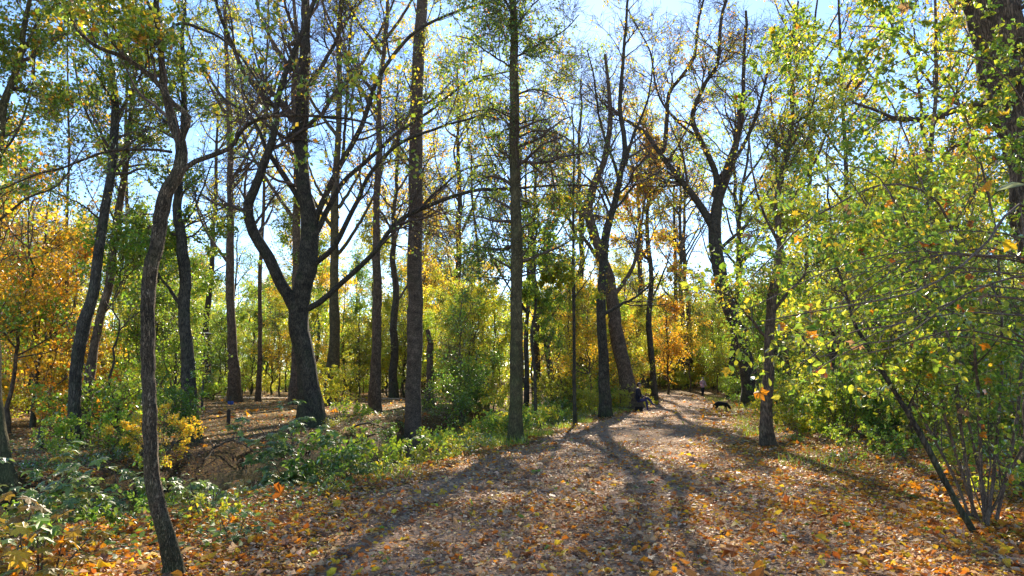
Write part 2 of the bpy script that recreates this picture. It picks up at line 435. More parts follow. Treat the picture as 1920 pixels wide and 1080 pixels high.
wob_l = .18 * np.sin(ys * 1.1) + .12 * np.sin(ys * 2.7 + 1)
pw = strip("path", M_PATH, ys, ledge(ys) + .35 + wob_l, redge(ys) - .6 + .25 * np.sin(ys * .9 + 2), 40, .012)
# far path across the stream
M_FARPATH = soil_mat("far_path_gravel", [(0, (.30, .23, .16)), (.6, (.42, .33, .24)), (1, (.50, .40, .30))], scale=20.)
ysf = np.linspace(0, 1, 60)
fxc = -46 + 52 * ysf; fyc = 52 + 6 * np.sin(ysf * 3.0) + 4 * ysf
tt_ = np.linspace(-1, 1, 7)
fv = np.stack([np.broadcast_to(fxc[:, None], (60, 7)), fyc[:, None] + 1.3 * tt_[None], np.zeros((60, 7))], -1).reshape(-1, 3)
fv[:, 2] = hgt(fv[:, 0], fv[:, 1]) + .03
i0 = (np.arange(59)[:, None] * 7 + np.arange(6)[None]).ravel()
o = link("far_path", mesh_from("far_path", fv, np.stack([i0, i0 + 7, i0 + 8, i0 + 1], -1), M_FARPATH, np.ones((len(fv), 3)))); o["kind"] = "structure"
# water
m, nt, out = new_mat("stream_water"); L_ = nt.links.new
bs = N(nt, "ShaderNodeBsdfPrincipled"); bs.inputs["Base Color"].default_value = (.018, .022, .012, 1); bs.inputs["Roughness"].default_value = .06; bs.inputs["IOR"].default_value = 1.33
geo = N(nt, "ShaderNodeNewGeometry"); nz = N(nt, "ShaderNodeTexNoise", i_Scale=3.5, i_Detail=3.0); L_(geo.outputs["Position"], nz.inputs["Vector"])
bp = N(nt, "ShaderNodeBump"); bp.inputs["Strength"].default_value = .12; bp.inputs["Distance"].default_value = .05; L_(nz.outputs["Fac"], bp.inputs["Height"]); L_(bp.outputs[0], bs.inputs["Normal"]); L_(bs.outputs[0], out.inputs[0])
ysw = np.arange(-20, 71, 1.0)
cx = ledge(ysw) - soff(ysw) + .45 * np.sin(ysw * .55)
strip("stream", m, ysw, cx - 2.9, cx + 2.9, 4, WATER_Z)
print("ground", time.time() - T0)

# ------------------------------------------------------------------ hero trees from measured limb lines
def hero_tree(name, label, cat, trunk, limbs, depth, bark, seed, twig=(9, 6, 5), l1=(1.2, 3.0), leafn=0, leafsz=(.05, .09), cols=(YG, LG, YE), wts=(3, 2, 1),
              base=None, sides=14, group=None, flare=.35, lean=0.0, clump_k=.6, extra_leaf=None, up=.06, tmin=.25, zmin=2.0, twig_mat=None, tm=T_DIAMOND, l1ang=(30, 75), rough=.10, fine=1.0, Kt=60, ridges=0.0, leaf_mat_=None):
    """trunk: [(u,v,width_px)...] from the base up; limbs: [( [(u,v)...], w0_px, w1_px, depth_slope )...]"""
    rg = np.random.default_rng(seed)
    tr = np.array(trunk, float)
    if base is None: base = ground_hit(tr[0, 0], tr[0, 1])
    D = base[1] if depth is None else depth
    P3 = at(tr[:, 0], tr[:, 1], D); 
    P3[:, 1] += lean * (P3[:, 2] - P3[0, 2])
    P3 = CAM + (P3 - CAM) ; 
    zb = float(hgt(P3[0, 0], P3[0, 1]))
    org = np.array([P3[0, 0], P3[0, 1], zb])
    if P3[0, 2] > zb - .02: P3 = np.vstack([[P3[0, 0], P3[0, 1], zb - .25], P3]); tr = np.vstack([tr[0], tr])
    else: P3[0, 2] = zb - .25
    rad = tr[:, 2] * .92 / 2 / F_PX * D
    q = resample(np.hstack([P3 - org, rad[:, None]]), Kt)
    zz = q[:, 2]
    rr = q[:, 3] * (1 + flare * np.exp(-np.clip(zz + .1, 0, 9) / (2.2 * q[0, 3] + .05)))
    Pt = q[None, :, :3]; Rt = rr[None]
    Pt = Pt + np.cumsum(rg.normal(0, .007, (1, Kt, 3)), axis=1) * np.array([1, 1, 0]) * (rad[0] / .15)
    fine = max(fine, D / 12.0); leafn = int(leafn * 1.7)
    root = thing(name, label, cat, org, group)
    rdg = None
    if ridges:
        a = np.arange(sides) / sides * 2 * np.pi; kk = np.arange(Kt)[:, None] * .22
        w_ = np.sin(a * 9 + 1.1 * np.sin(kk + a * 2) + .7 * np.sin(kk * 2.3)) + .6 * np.sin(a * 15 - 1.3 * np.sin(kk * 1.4 + 3 * a))
        rdg = (1 + ridges * w_)[None]
    a = np.arange(sides) / sides * 2 * np.pi; zq = np.clip(q[:, 2], 0, 9)[:, None]; ph = rg.uniform(0, 6.28, 4)
    lob = 1 + (flare * .45) * np.exp(-zq / (3.0 * rad[0] + .04)) * (np.cos(5 * a + ph[0]) * .7 + np.cos(3 * a + ph[1]) * .6)
    lob = lob * (1 + .035 * np.sin(zq * 2.1 + ph[2] + 2 * a) + .03 * np.sin(zq * 5.3 + ph[3] - a))
    for _ in range(5):
        zk, ak = rg.uniform(.5, 8), rg.uniform(0, 6.28)
        lob = lob + .16 * np.exp(-((zq - zk) / (rad[0] * .9 + .02)) ** 2) * np.clip(np.cos(a - ak), 0, 1) ** 4
    rdg = lob[None] if rdg is None else rdg * lob[None]
    V, F = tubes(Pt, Rt, sides, rough, rg, ridges=rdg)
    link("trunk", mesh_from("trunk", V, F, bark), root)
    LP, LR = [], []
    for pts, w0, w1, sl in limbs:
        pa = np.array(pts, float)
        f = np.linspace(0, 1, len(pa))
        b0 = at(pa[:, 0], pa[:, 1], D) - org
        # start on the trunk at its own depth, then drift in depth while keeping the outline
        k0 = np.argmin(np.abs(Pt[0, :, 0] - b0[0, 0]) + np.abs(Pt[0, :, 2] - b0[0, 2]))
        y0 = Pt[0, k0, 1] + D - 0
        dist = np.concatenate([[0], np.cumsum(np.linalg.norm(np.diff(b0[:, [0, 2]], axis=0), axis=1))])
        dep = org[1] + Pt[0, k0, 1] + sl * dist
        b1 = at(pa[:, 0], pa[:, 1], dep) - org
        rd = np.linspace(w0 * .85, w1 * .8, len(pa)) / 2 / F_PX * D
        qq = resample(np.hstack([b1, rd[:, None]]), 26)
        pp = qq[:, :3] + np.cumsum(rg.normal(0, .008, (26, 3)), axis=0) * (D / 20)
        pp[0] = qq[0, :3]
        V, F = tubes(pp[None], qq[None, :, 3], 8, .08, rg)
        link("branch", mesh_from("branch", V, F, bark), root)
        LP.append(pp); LR.append(qq[:, 3])
    # whole skeleton as batches for twig growth
    tsel = np.nonzero(Pt[0, :, 2] > zmin)[0]
    src_P = [resample(Pt[0, tsel], 26)] if len(tsel) > 3 else []
    src_R = [np.interp(np.linspace(0, 1, 26), np.linspace(0, 1, len(tsel)), Rt[0, tsel])] if len(tsel) > 3 else []
    SP = np.array(src_P + LP); SR = np.array(src_R + LR)
    if len(SP) and twig[0]:
        B1, R1 = grow(rg, SP, SR, twig[0], l1, ang=l1ang, t=(tmin, 1), K=8, wobble=.16, up=up, rs=.5, rmin=.004 * fine)
        B2, R2 = grow(rg, B1, R1, twig[1], (l1[0] * .4, l1[1] * .5), ang=(25, 65), t=(.15, 1), K=5, wobble=.18, up=up * .6, rs=.6, rmin=.003 * fine)
        B3, R3 = grow(rg, B2, R2, twig[2] * 1.6, (l1[0] * .18, l1[1] * .22), ang=(25, 75), t=(.1, 1), K=2, wobble=.3, up=up * .4, rs=.7, rmin=.0024 * fine)
        Vs, Fs, off = [], [], 0
        for (p, r, sd) in ((B1, R1, 4), (B2, R2, 3), (B3, R3, 3)):
            V, F = tubes(p, r, sd); Vs.append(V); Fs.append(F + off); off += len(V)
        link("twigs", mesh_from("twigs", np.vstack(Vs), np.vstack(Fs), twig_mat or M_TWIG), root, "stuff")
        if leafn:
            cl = (lambda p: np.clip(noise3(p, clump_k, seed) + .35, .02, 1) ** 1.5)
            V, F, C = leaf_cloud(rg, np.concatenate([B3, B2[:, [1, 4]]]), leafn, leafsz, cols, wts, tm, clump=cl)
            link("crown", mesh_from("crown", V, F, leaf_mat_ or M_LEAF, C, smooth=False), root, "stuff")
    return root

hero_tree("young_tree", "crooked young tree with furrowed bark, nearest at lower left", "tree",
    [(331, 1082, 34), (322, 1040, 32), (312, 1000, 31), (299, 955, 30), (285, 890, 29), (280, 815, 28), (277, 715, 27), (275, 640, 27), (277, 560, 27), (283, 510, 27), (294, 450, 27), (301, 390, 27), (320, 347, 27), (337, 318, 26), (339, 275, 22), (322, 235, 18), (311, 195, 16), (301, 150, 15), (295, 90, 13), (284, 30, 12), (277, -60, 10), (285, -200, 8), (275, -330, 5)],
    [([(342, 322), (370, 300), (432, 275), (462, 236), (502, 215), (560, 212), (642, 216), (700, 228)], 13, 5, .10),
     ([(340, 268), (350, 240), (355, 220), (330, 195), (290, 147), (240, 110), (190, 90), (150, 55), (127, 0), (110, -60)], 14, 6, -.10),
     ([(300, 85), (330, 45), (370, 52), (425, 80), (475, 145), (510, 195)], 9, 4, .15),
     ([(322, 285), (280, 279), (200, 283), (125, 310), (65, 328), (0, 355), (-60, 380)], 7, 3, -.08),
     ([(296, 60), (280, 10), (240, -60), (200, -120)], 8, 4, .2)],
    None, M_BARK_FURROW, 1, twig=(10, 5, 5), l1=(.5, 1.4), leafn=2600, leafsz=(.035, .07), cols=(YG, LG, YE, GR, OR), wts=(3, 3, 1.5, 2, .4), sides=40, flare=.25, rough=.05, zmin=2.6, Kt=220, ridges=.028, fine=.6, clump_k=1.2)

hero_tree("forked_tree", "big dark tree forking low into many limbs, beyond the stream", "tree",
    [(588, 800, 52), (586, 757, 42), (575, 665, 40), (566, 605, 40), (568, 560, 37), (586, 490, 36), (587, 425, 34), (580, 370, 32), (575, 310, 29), (575, 250, 28), (580, 150, 25), (580, 50, 20), (578, 0, 18), (585, -150, 14), (575, -320, 8)],
    [([(562, 600), (540, 555), (525, 530), (505, 485), (475, 435), (465, 390), (475, 360), (490, 315), (510, 260), (518, 215), (518, 193), (530, 150), (555, 90), (575, 45), (600, -20)], 30, 9, -.12),
     ([(518, 200), (500, 185), (460, 135), (440, 90), (415, 30), (405, -20), (400, -90)], 13, 6, -.3),
     ([(575, 400), (560, 370), (530, 325), (500, 280), (470, 215), (430, 190), (400, 155)], 16, 5, .2),
     ([(590, 420), (610, 370), (640, 310), (680, 240), (710, 150), (755, 85), (790, 55), (840, 30), (940, -5)], 15, 5, -.15),
     ([(592, 440), (640, 345), (690, 300), (745, 250), (805, 210), (880, 155), (960, 135)], 13, 4, .1),
     ([(585, 500), (625, 465), (650, 420), (670, 380), (690, 335), (740, 280), (805, 250), (880, 225), (950, 210)], 14, 4, -.2),
     ([(575, 580), (600, 565), (640, 530), (700, 475), (740, 420), (800, 385), (890, 355), (965, 350), (1060, 345), (1140, 348)], 15, 4, -.1),
     ([(790, 390), (830, 350), (875, 315), (930, 305)], 7, 3, .2),
     ([(580, 160), (610, 110), (640, 50), (690, -30)], 12, 5, .3),
     ([(640, 310), (645, 220), (650, 120), (660, 20)], 8, 4, .1)],
    None, M_BARK_DARK, 2, twig=(15, 9, 6), l1=(1.4, 5.0), leafn=2600, leafsz=(.08, .14), cols=(YG, LG, YE, GR), wts=(3, 2, 1.4, 1), flare=.3, zmin=3.5)

hero_tree("smooth_tree", "tall straight grey-brown tree with banded bark on the near stream bank", "tree",
    [(776, 858, 34), (774, 800, 32), (773, 740, 31), (775, 640, 31), (777, 540, 30), (780, 400, 29), (783, 300, 29), (784, 200, 27), (788, 100, 26), (795, 0, 24), (800, -150, 21), (798, -400, 14), (800, -600, 8)],
    [([(797, -60), (740, -150), (690, -260)], 10, 4, .2), ([(798, -100), (870, -200), (930, -330)], 10, 4, -.2), ([(800, -250), (760, -380), (720, -480)], 9, 4, .3)],
    None, M_BARK_GREY, 3, twig=(10, 6, 5), l1=(1.0, 2.6), leafn=2500, leafsz=(.06, .10), sides=20, zmin=8.5, tmin=.05, flare=.2, rough=.03)

hero_tree("straight_tree", "straight olive-brown tree with leafy crown at the path's left edge", "tree",
    [(967, 828, 30), (967, 780, 27), (967, 700, 26), (966, 540, 24), (964, 350, 22), (964, 250, 21), (964, 150, 19), (960, 0, 15), (960, -120, 10), (962, -220, 5)],
    [([(964, 215), (920, 205), (870, 215), (820, 240)], 5, 2, .1), ([(964, 130), (915, 100), (880, 75), (850, 70)], 5, 2, -.2), ([(964, 260), (1010, 240), (1060, 250), (1100, 290)], 5, 2, .1),
     ([(962, 60), (1000, 10), (1050, -40)], 6, 2, .3), ([(963, 110), (1010, 85), (1060, 60), (1090, 30)], 5, 2, -.3), ([(965, 350), (1000, 320), (1050, 330), (1100, 350)], 4, 2, -.1),
     ([(965, 525), (930, 523), (880, 520)], 4, 2, .1), ([(962, 20), (920, -30), (870, -80)], 6, 2, .2), ([(964, 300), (915, 290), (880, 300)], 4, 2, .4), ([(964, 180), (1000, 170), (1050, 190), (1080, 200)], 5, 2, .5)],
    None, M_BARK_OLIVE, 4, twig=(16, 6, 5), l1=(.8, 2.4), leafn=9000, leafsz=(.055, .10), cols=(GR, LG, YG, DG, OR), wts=(3, 2.2, 1, 2, .3), sides=18, zmin=4.0, flare=.25, up=.02, l1ang=(50, 95), rough=.03, tmin=.0)

hero_tree("slender_tree", "slender dark tree left of the path, just before the seated person", "tree",
    [(1137, 783, 24), (1134, 720, 21), (1132, 665, 20), (1130, 590, 19), (1134, 520, 18), (1141, 440, 16), (1160, 375, 14), (1170, 325, 13), (1176, 275, 11), (1165, 200, 9), (1170, 100, 7), (1180, 0, 5)],
    [([(1132, 590), (1160, 575), (1185, 562), (1215, 540), (1236, 508)], 8, 3, .1), ([(1165, 350), (1150, 300), (1130, 240), (1120, 170), (1105, 90)], 8, 3, -.2), ([(1172, 310), (1190, 250), (1215, 190), (1225, 110)], 8, 3, .2), ([(1155, 390), (1190, 350), (1230, 330), (1260, 300)], 6, 3, .1)],
    None, M_BARK_DARK, 5, twig=(10, 6, 6), l1=(1.4, 4.6), leafn=900, leafsz=(.09, .15), cols=(YG, YE, LG), wts=(2, 2, 1), zmin=4.5)

hero_tree("leaning_tree", "thick brown trunk leaning left behind the seated person", "tree",
    [(1184, 768, 38), (1177, 735, 32), (1165, 665, 29), (1155, 615, 26), (1148, 560, 24), (1135, 500, 22), (1115, 440, 20), (1102, 390, 18), (1120, 340, 15), (1140, 290, 13), (1150, 200, 9), (1140, 100, 6)],
    [([(1135, 500), (1090, 440), (1050, 380), (1030, 300)], 10, 4, .2), ([(1148, 560), (1185, 500), (1200, 430), (1210, 360)], 10, 4, .1)],
    None, M_BARK_BROWN, 6, twig=(10, 6, 5), l1=(1.4, 4.6), leafn=1200, leafsz=(.10, .17), cols=(YE, YG, OR), wts=(2, 2, 1), zmin=5)

hero_tree("thin_trunk_tree", "thin straight trunk where the path bends, right of the seated person", "tree",
    [(1227, 757, 15), (1225, 700, 13), (1222, 655, 12), (1220, 600, 11), (1225, 520, 10), (1218, 430, 8), (1225, 330, 6), (1220, 250, 4)],
    [([(1222, 560), (1250, 500), (1270, 430)], 5, 2, .1), ([(1222, 500), (1195, 450), (1180, 380)], 5, 2, .1)],
    None, M_BARK_DARK, 7, twig=(12, 7, 5), l1=(1.4, 3.4), leafn=4200, leafsz=(.12, .2), cols=(YE, OR, YG, PAL), wts=(3, 1.5, 1.5, .5), zmin=5)

hero_tree("spreading_tree", "big crooked tree right of the path with wide spreading limbs", "tree",
    [(1418, 762, 40), (1412, 735, 33), (1402, 690, 29), (1390, 640, 29), (1372, 590, 28), (1352, 540, 26), (1342, 490, 25), (1336, 430, 25), (1342, 380, 22), (1356, 330, 18), (1372, 280, 13), (1385, 220, 10), (1390, 120, 7), (1400, 20, 5)],
    [([(1336, 425), (1320, 395), (1300, 365), (1280, 340), (1245, 295), (1215, 252), (1172, 222), (1140, 190)], 20, 5, -.1),
     ([(1242, 285), (1247, 255), (1250, 220), (1253, 170), (1275, 140), (1300, 100), (1310, 30), (1330, -40)], 12, 5, .15),
     ([(1340, 370), (1344, 330), (1330, 295), (1310, 260), (1297, 215), (1318, 160), (1345, 115), (1350, 40), (1370, -30)], 15, 6, -.2),
     ([(1280, 340), (1250, 345), (1215, 330), (1200, 310), (1215, 290), (1190, 260)], 6, 3, .2),
     ([(1352, 330), (1390, 280), (1420, 210), (1440, 130), (1470, 60)], 10, 4, .2),
     ([(1310, 260), (1260, 215), (1230, 160), (1220, 90), (1180, 20)], 7, 3, .1),
     ([(1345, 470), (1400, 420), (1440, 360), (1480, 310)], 8, 4, .2)],
    None, M_BARK_DARK, 8, twig=(13, 8, 6), l1=(1.6, 5.5), leafn=1500, leafsz=(.10, .17), cols=(YE, YG, OR, LG), wts=(2, 2, 1, 1), zmin=6, flare=.4, rough=.12)

hero_tree("edge_tree", "dark upright tree at the path's right edge in front of the spreading tree", "tree",
    [(1440, 838, 28), (1436, 800, 23), (1437, 765, 22), (1442, 705, 22), (1443, 655, 21), (1446, 600, 19), (1452, 540, 17), (1465, 460, 14), (1460, 380, 12), (1475, 300, 10), (1490, 200, 8), (1485, 100, 6), (1500, 0, 4)],
    [([(1444, 640), (1410, 600), (1380, 560), (1340, 545)], 7, 3, -.1), ([(1448, 590), (1490, 540), (1530, 500), (1580, 480)], 8, 3, .1), ([(1462, 460), (1430, 400), (1410, 330), (1400, 250)], 7, 3, .1), ([(1465, 400), (1510, 340), (1550, 260), (1570, 180)], 8, 3, .1), ([(1480, 280), (1520, 200), (1540, 120)], 6, 3, -.1)],
    None, M_BARK_BROWN, 9, twig=(13, 6, 5), l1=(.7, 2.0), leafn=5000, leafsz=(.05, .095), cols=(YG, LG, GR, YE), wts=(3, 3, 1.5, 1), zmin=2.6, fine=.8)

hero_tree("twin_stem_tree", "left stem of the leaning twin trunks beyond the stream at far left", "tree",
    [(136, 838, 30), (139, 800, 25), (145, 690, 24), (160, 615, 23), (178, 540, 21), (195, 425, 19), (214, 310, 17), (220, 210, 15), (214, 150, 12), (202, 80, 10), (200, -20, 8), (195, -200, 5)],
    [([(214, 310), (180, 250), (150, 180), (140, 100)], 7, 3, .2), ([(220, 220), (260, 150), (300, 60)], 7, 3, .1), ([(195, 420), (150, 380), (100, 360)], 5, 2, -.1)],
    None, M_BARK_DARK, 10, twig=(12, 6, 5), l1=(.9, 2.4), leafn=7000, leafsz=(.06, .11), cols=(LG, YG, GR, YE), wts=(3, 2, 2, .6), zmin=3.2)
hero_tree("twin_stem_tree", "right thinner stem of the leaning twin trunks beyond the stream", "tree",
    [(155, 822, 22), (160, 770, 19), (170, 690, 18), (185, 605, 17), (201, 535, 16), (215, 425, 15), (230, 325, 13), (240, 230, 11), (246, 150, 9), (258, 60, 7), (265, -60, 5)],
    [([(232, 310), (270, 260), (300, 190)], 5, 2, .1), ([(185, 600), (215, 560), (240, 510)], 5, 2, .1)],
    None, M_BARK_BROWN, 12, twig=(12, 6, 5), l1=(.8, 2.0), leafn=3200, leafsz=(.06, .11), cols=(LG, YG, GR, YE), wts=(3, 2, 2, .6), zmin=3.2)
hero_tree("mossy_tree", "dark mossy trunk right behind the crooked nearest tree", "tree",
    [(355, 828, 36), (354, 800, 28), (350, 740, 26), (345, 665, 25), (337, 570, 24), (338, 525, 22), (331, 450, 20), (325, 400, 18), (330, 300, 15), (340, 200, 12), (335, 80, 9), (340, -60, 6)],
    [([(338, 570), (322, 545), (300, 518), (285, 470)], 9, 4, .1), ([(332, 440), (370, 380), (400, 300)], 7, 3, .2)],
    None, M_BARK_DARK, 13, twig=(11, 6, 5), l1=(.9, 2.4), leafn=5200, leafsz=(.06, .11), cols=(GR, LG, YG), wts=(2, 3, 2), zmin=2.5, flare=.5)
hero_tree("edge_tree", "mossy trunk cut by the photo's left edge, beside the glossy leaves", "tree",
    [(2, 900, 44), (0, 850, 34), (-6, 780, 30), (-14, 650, 28), (-20, 500, 26), (-10, 350, 22), (5, 225, 18), (22, 160, 14), (42, 100, 12), (50, 40, 10), (70, -40, 8), (90, -160, 5)],
    [([(42, 100), (70, 40), (110, 10), (160, 5)], 7, 3, .1), ([(-5, 300), (30, 250), (60, 160), (65, 60)], 6, 3, .1), ([(-12, 420), (50, 370), (110, 340), (160, 260)], 6, 3, .2)],
    None, M_BARK_OLIVE, 14, twig=(14, 6, 5), l1=(.7, 2.0), leafn=6500, leafsz=(.05, .09), cols=(LG, YG, GR, YE, OR), wts=(3, 2, 2, 1, .4), zmin=2.4, flare=.5)
hero_tree("pole_tree", "very thin pole-straight young tree between the two dark path-side trunks", "tree",
    [(1079, 797, 9), (1077, 740, 7), (1075, 600, 6.5), (1073, 480, 6), (1072, 380, 5), (1074, 280, 3.5), (1070, 200, 2.5)],
    [([(1075, 560), (1100, 520), (1120, 480)], 3, 1.5, .1), ([(1073, 450), (1045, 410), (1020, 390)], 3, 1.5, .1)],
    None, M_BARK_DARK, 15, twig=(14, 5, 4), l1=(.5, 1.8), leafn=3800, leafsz=(.07, .12), cols=(YG, LG, YE), wts=(3, 2, 1), zmin=2.2, sides=8, l1ang=(50, 90), up=.02)
hero_tree("pole_tree", "thin bent stem just right of the straight olive-brown tree", "tree",
    [(1013, 806, 8), (1005, 770, 7), (1002, 700, 6), (995, 630, 6), (1004, 560, 5), (1000, 480, 4), (1008, 400, 3)],
    [([(1002, 700), (1020, 660), (1035, 620)], 3, 1.5, .1)],
    None, M_BARK_DARK, 16, twig=(14, 5, 4), l1=(.5, 1.7), leafn=3800, leafsz=(.07, .12), cols=(LG, YG, GR), wts=(3, 2, 1), zmin=1.4, sides=8, l1ang=(50, 90), up=.02)
hero_tree("big_trunk", "massive leaning trunk at upper right, behind the arching shrub", "tree",
    [(1985, 800, 110), (1975, 700, 100), (1950, 520, 92), (1928, 400, 88), (1908, 290, 88), (1888, 180, 92), (1872, 90, 96), (1858, 0, 98), (1840, -140, 92), (1815, -320, 80), (1800, -560, 60)],
    [([(1870, 60), (1920, -40), (1980, -150)], 40, 18, .2), ([(1845, -60), (1780, -160), (1700, -230)], 26, 10, -.1), ([(1820, -300), (1760, -420), (1680, -520)], 30, 12, .2), ([(1860, 10), (1800, -40), (1720, -60), (1640, -40)], 14, 6, -.2)],
    10.5, M_BARK_BROWN, 17, base=np.array([7.7, 10.5, .2]), twig=(16, 6, 5), l1=(.8, 2.4), leafn=6000, leafsz=(.05, .09), cols=(LG, YG, GR, YE), wts=(3, 3, 1, 1), sides=36, zmin=4.5, rough=.06, Kt=140, ridges=.02, tmin=.05)
# broken snag and mid-distance trunks on the far bank
hero_tree("broken_snag", "pale broken-off dead trunk right of the banded grey-brown tree", "dead tree",
    [(803, 768, 20), (804, 730, 16), (807, 690, 14), (809, 655, 13), (806, 630, 11), (802, 618, 7)], [], 42.0, M_BARK_BROWN, 18, base=at(803., 768., 42.), twig=(0, 0, 0), flare=.25, sides=12, rough=.2)
MID = [  # u, base v, width, distance, top lean px, bark, label
    (440, 742, 21, 50, -12, M_BARK_BROWN, "wide reddish-brown trunk far beyond the stream, left of the forked tree"),
    (622, 735, 23, 46, 18, M_BARK_OLIVE, "far trunk just right of the forked tree's base"),
    (703, 765, 22, 38, 10, M_BARK_BROWN, "scaly brown trunk midway between forked tree and banded tree"),
    (556, 750, 24, 47, -8, M_BARK_BROWN, "pale far trunk rising close behind the forked tree"),
    (912, 748, 11, 55, -20, M_BARK_DARK, "far trunk left of the straight olive-brown tree"),
    (985, 765, 11, 40, 6, M_BARK_DARK, "dark trunk close behind the straight olive-brown tree"),
    (1042, 765, 14, 42, -45, M_BARK_DARK, "leaning dark trunk left of the thin pole-straight tree"),
    (1262, 712, 11, 95, 6, M_BARK_DARK, "far dark trunk standing above the path's bend"),
    (1283, 716, 12, 90, -8, M_BARK_DARK, "far dark trunk left of the walking person"),
    (1370, 748, 14, 60, 20, M_BARK_DARK, "mossy far trunk right of the walking person"),
    (235, 770, 10, 36, 4, M_BARK_BROWN, "thin reddish trunk right of the twin trunks"),
    (120, 760, 8, 34, 10, M_BARK_BROWN, "thin stem left of the twin trunks"),
    (485, 755, 10, 52, 12, M_BARK_BROWN, "slim far stem left of the forked tree"),
    (1500, 755, 12, 45, 20, M_BARK_DARK, "thin dark trunk in the green wood right of the path"),
    (1600, 765, 14, 38, -20, M_BARK_DARK, "dark trunk half hidden by leaves right of the path"),
    (1720, 775, 16, 33, 25, M_BARK_BROWN, "brown trunk behind the arching shrub"),
]
for k, (u, v, w, d, ln_, bk, lab) in enumerate(MID):
    rg = np.random.default_rng(300 + k)
    b = at(float(u), float(v), float(d)); zb = float(hgt(b[0], b[1]))
    tp = [(u, v, w * 1.15)]
    nseg = 7; top = (-60 if d < 60 else 230) if not 880 < u < 1320 else 290
    for j in range(1, nseg + 1):
        f = j / nseg
        tp.append((u + ln_ * f * 1.6 + rg.normal(0, 5) * f, v + (top - v) * f, w * (1 - .72 * f)))
    lims = []
    for j in range(6):
        f = rg.uniform(.3, .85); vv = v + (top - v) * f; uu = u + ln_ * f * 1.6; sg = rg.choice([-1, 1]); l_ = rg.uniform(60, 150) * 45 / max(d, 40)
        lims.append(([(uu, vv), (uu + sg * l_ * .35, vv - l_ * .5), (uu + sg * l_ * .7, vv - l_ * 1.2), (uu + sg * l_ * .85, vv - l_ * 2)], w * .4, w * .12, rg.uniform(-.3, .3)))
    hero_tree("woodland_tree", lab, "tree", tp, lims, float(d), bk, 400 + k, base=b, twig=(6, 5, 4), l1=(1.4, 3.6), leafn=1300, leafsz=(.10, .18), cols=[(YG, LG, YE), (YE, YG, OR), (LG, YG, GR)][k % 3], wts=(3, 2, 1), zmin=5.0, sides=10, fine=1.3)
print("hero trees", time.time() - T0)

# ------------------------------------------------------------------ background woodland: prototypes and copies
def tree_proto(name, label, group, seed, h, r0, bark, leafn, leafsz, cols, wts, n_l=9, spread=(2.5, 5.0), crown_t=.35, fine=1.6, tw=(6, 5, 4), zs=.3, bend=.6):
    rg = np.random.default_rng(seed)
    K = 24
    z = np.linspace(-.3, h, K); bx = np.cumsum(rg.normal(0, bend * .12, K)); by = np.cumsum(rg.normal(0, bend * .12, K)); bx -= bx[1]; by -= by[1]
    P = np.stack([bx, by, z], -1)[None]; Rr = (r0 * (1 - .85 * np.clip(z / h, 0, 1) ** .9) * (1 + .4 * np.exp(-np.clip(z, 0, 9) / .4)))[None]
    root = thing(name, label, "tree", (0, 0, 0), group)
    V, F = tubes(P, Rr, 9, .08, rg); link("trunk", mesh_from("trunk", V, F, bark), root)
    B0, R0 = grow(rg, P, Rr, n_l, spread, ang=(30, 70), t=(crown_t, .97), K=9, wobble=.15, up=.05, rs=.6, rmin=.02, lenfall=.35)
    B1, R1 = grow(rg, np.concatenate([B0, P[:, [3 * i for i in range(8)] + [23]][:, -9:]]) if False else B0, R0, tw[0], (spread[0] * .4, spread[1] * .5), ang=(30, 70), t=(.2, 1), K=6, wobble=.18, up=.02, rs=.6, rmin=.008 * fine)
    B2, R2 = grow(rg, B1, R1, tw[1], (spread[0] * .2, spread[1] * .28), ang=(25, 75), t=(.15, 1), K=4, wobble=.18, up=.04, rs=.65, rmin=.005 * fine)
    B3, R3 = grow(rg, B2, R2, tw[2], (spread[0] * .1, spread[1] * .16), ang=(25, 75), t=(.15, 1), K=3, wobble=.2, up=.02, rs=.7, rmin=.004 * fine)
    Vs, Fs, off = [], [], 0
    for (p, r, sd) in ((B0, R0, 6), (B1, R1, 4), (B2, R2, 3), (B3, R3, 3)):
        V, F = tubes(p, r, sd); Vs.append(V); Fs.append(F + off); off += len(V)
    link("branches", mesh_from("branches", np.vstack(Vs), np.vstack(Fs), M_TWIG), root, "stuff")
    cl = (lambda p: np.clip(noise3(p, .9, seed) + .55, .08, 1))
    V, F, C = leaf_cloud(rg, B3, leafn, leafsz, cols, wts, T_DIAMOND, clump=cl, spread=1.0)
    link("crown", mesh_from("crown", V, F, M_LEAF, C, smooth=False), root, "stuff")
    return root

ONE = (1., 1., 1.)
VARI = [(1, 1, 1), (1.25, 1.05, .8), (.75, .95, .9), (1.4, 1.0, .7), (.6, .8, .9)]
WV = [4, 2, 2, .8, 1]
protos_tall = [
    tree_proto("woodland_tree", "", "", 21, 19, .26, M_BARK_DARK, 6500, (.13, .24), VARI, WV, n_l=13, spread=(3.5, 7.5)),
    tree_proto("woodland_tree", "", "", 22, 17, .20, M_BARK_BROWN, 6500, (.13, .24), VARI, WV, n_l=14, spread=(3, 6.5), crown_t=.25),
    tree_proto("woodland_tree", "", "", 23, 21, .30, M_BARK_DARK, 3000, (.13, .22), VARI, WV, n_l=14, spread=(3.5, 8), crown_t=.28, tw=(6, 5, 4)),
    tree_proto("woodland_tree", "", "", 24, 15, .16, M_BARK_OLIVE, 7000, (.13, .22), VARI, WV, n_l=15, spread=(2.5, 6), crown_t=.2),
]
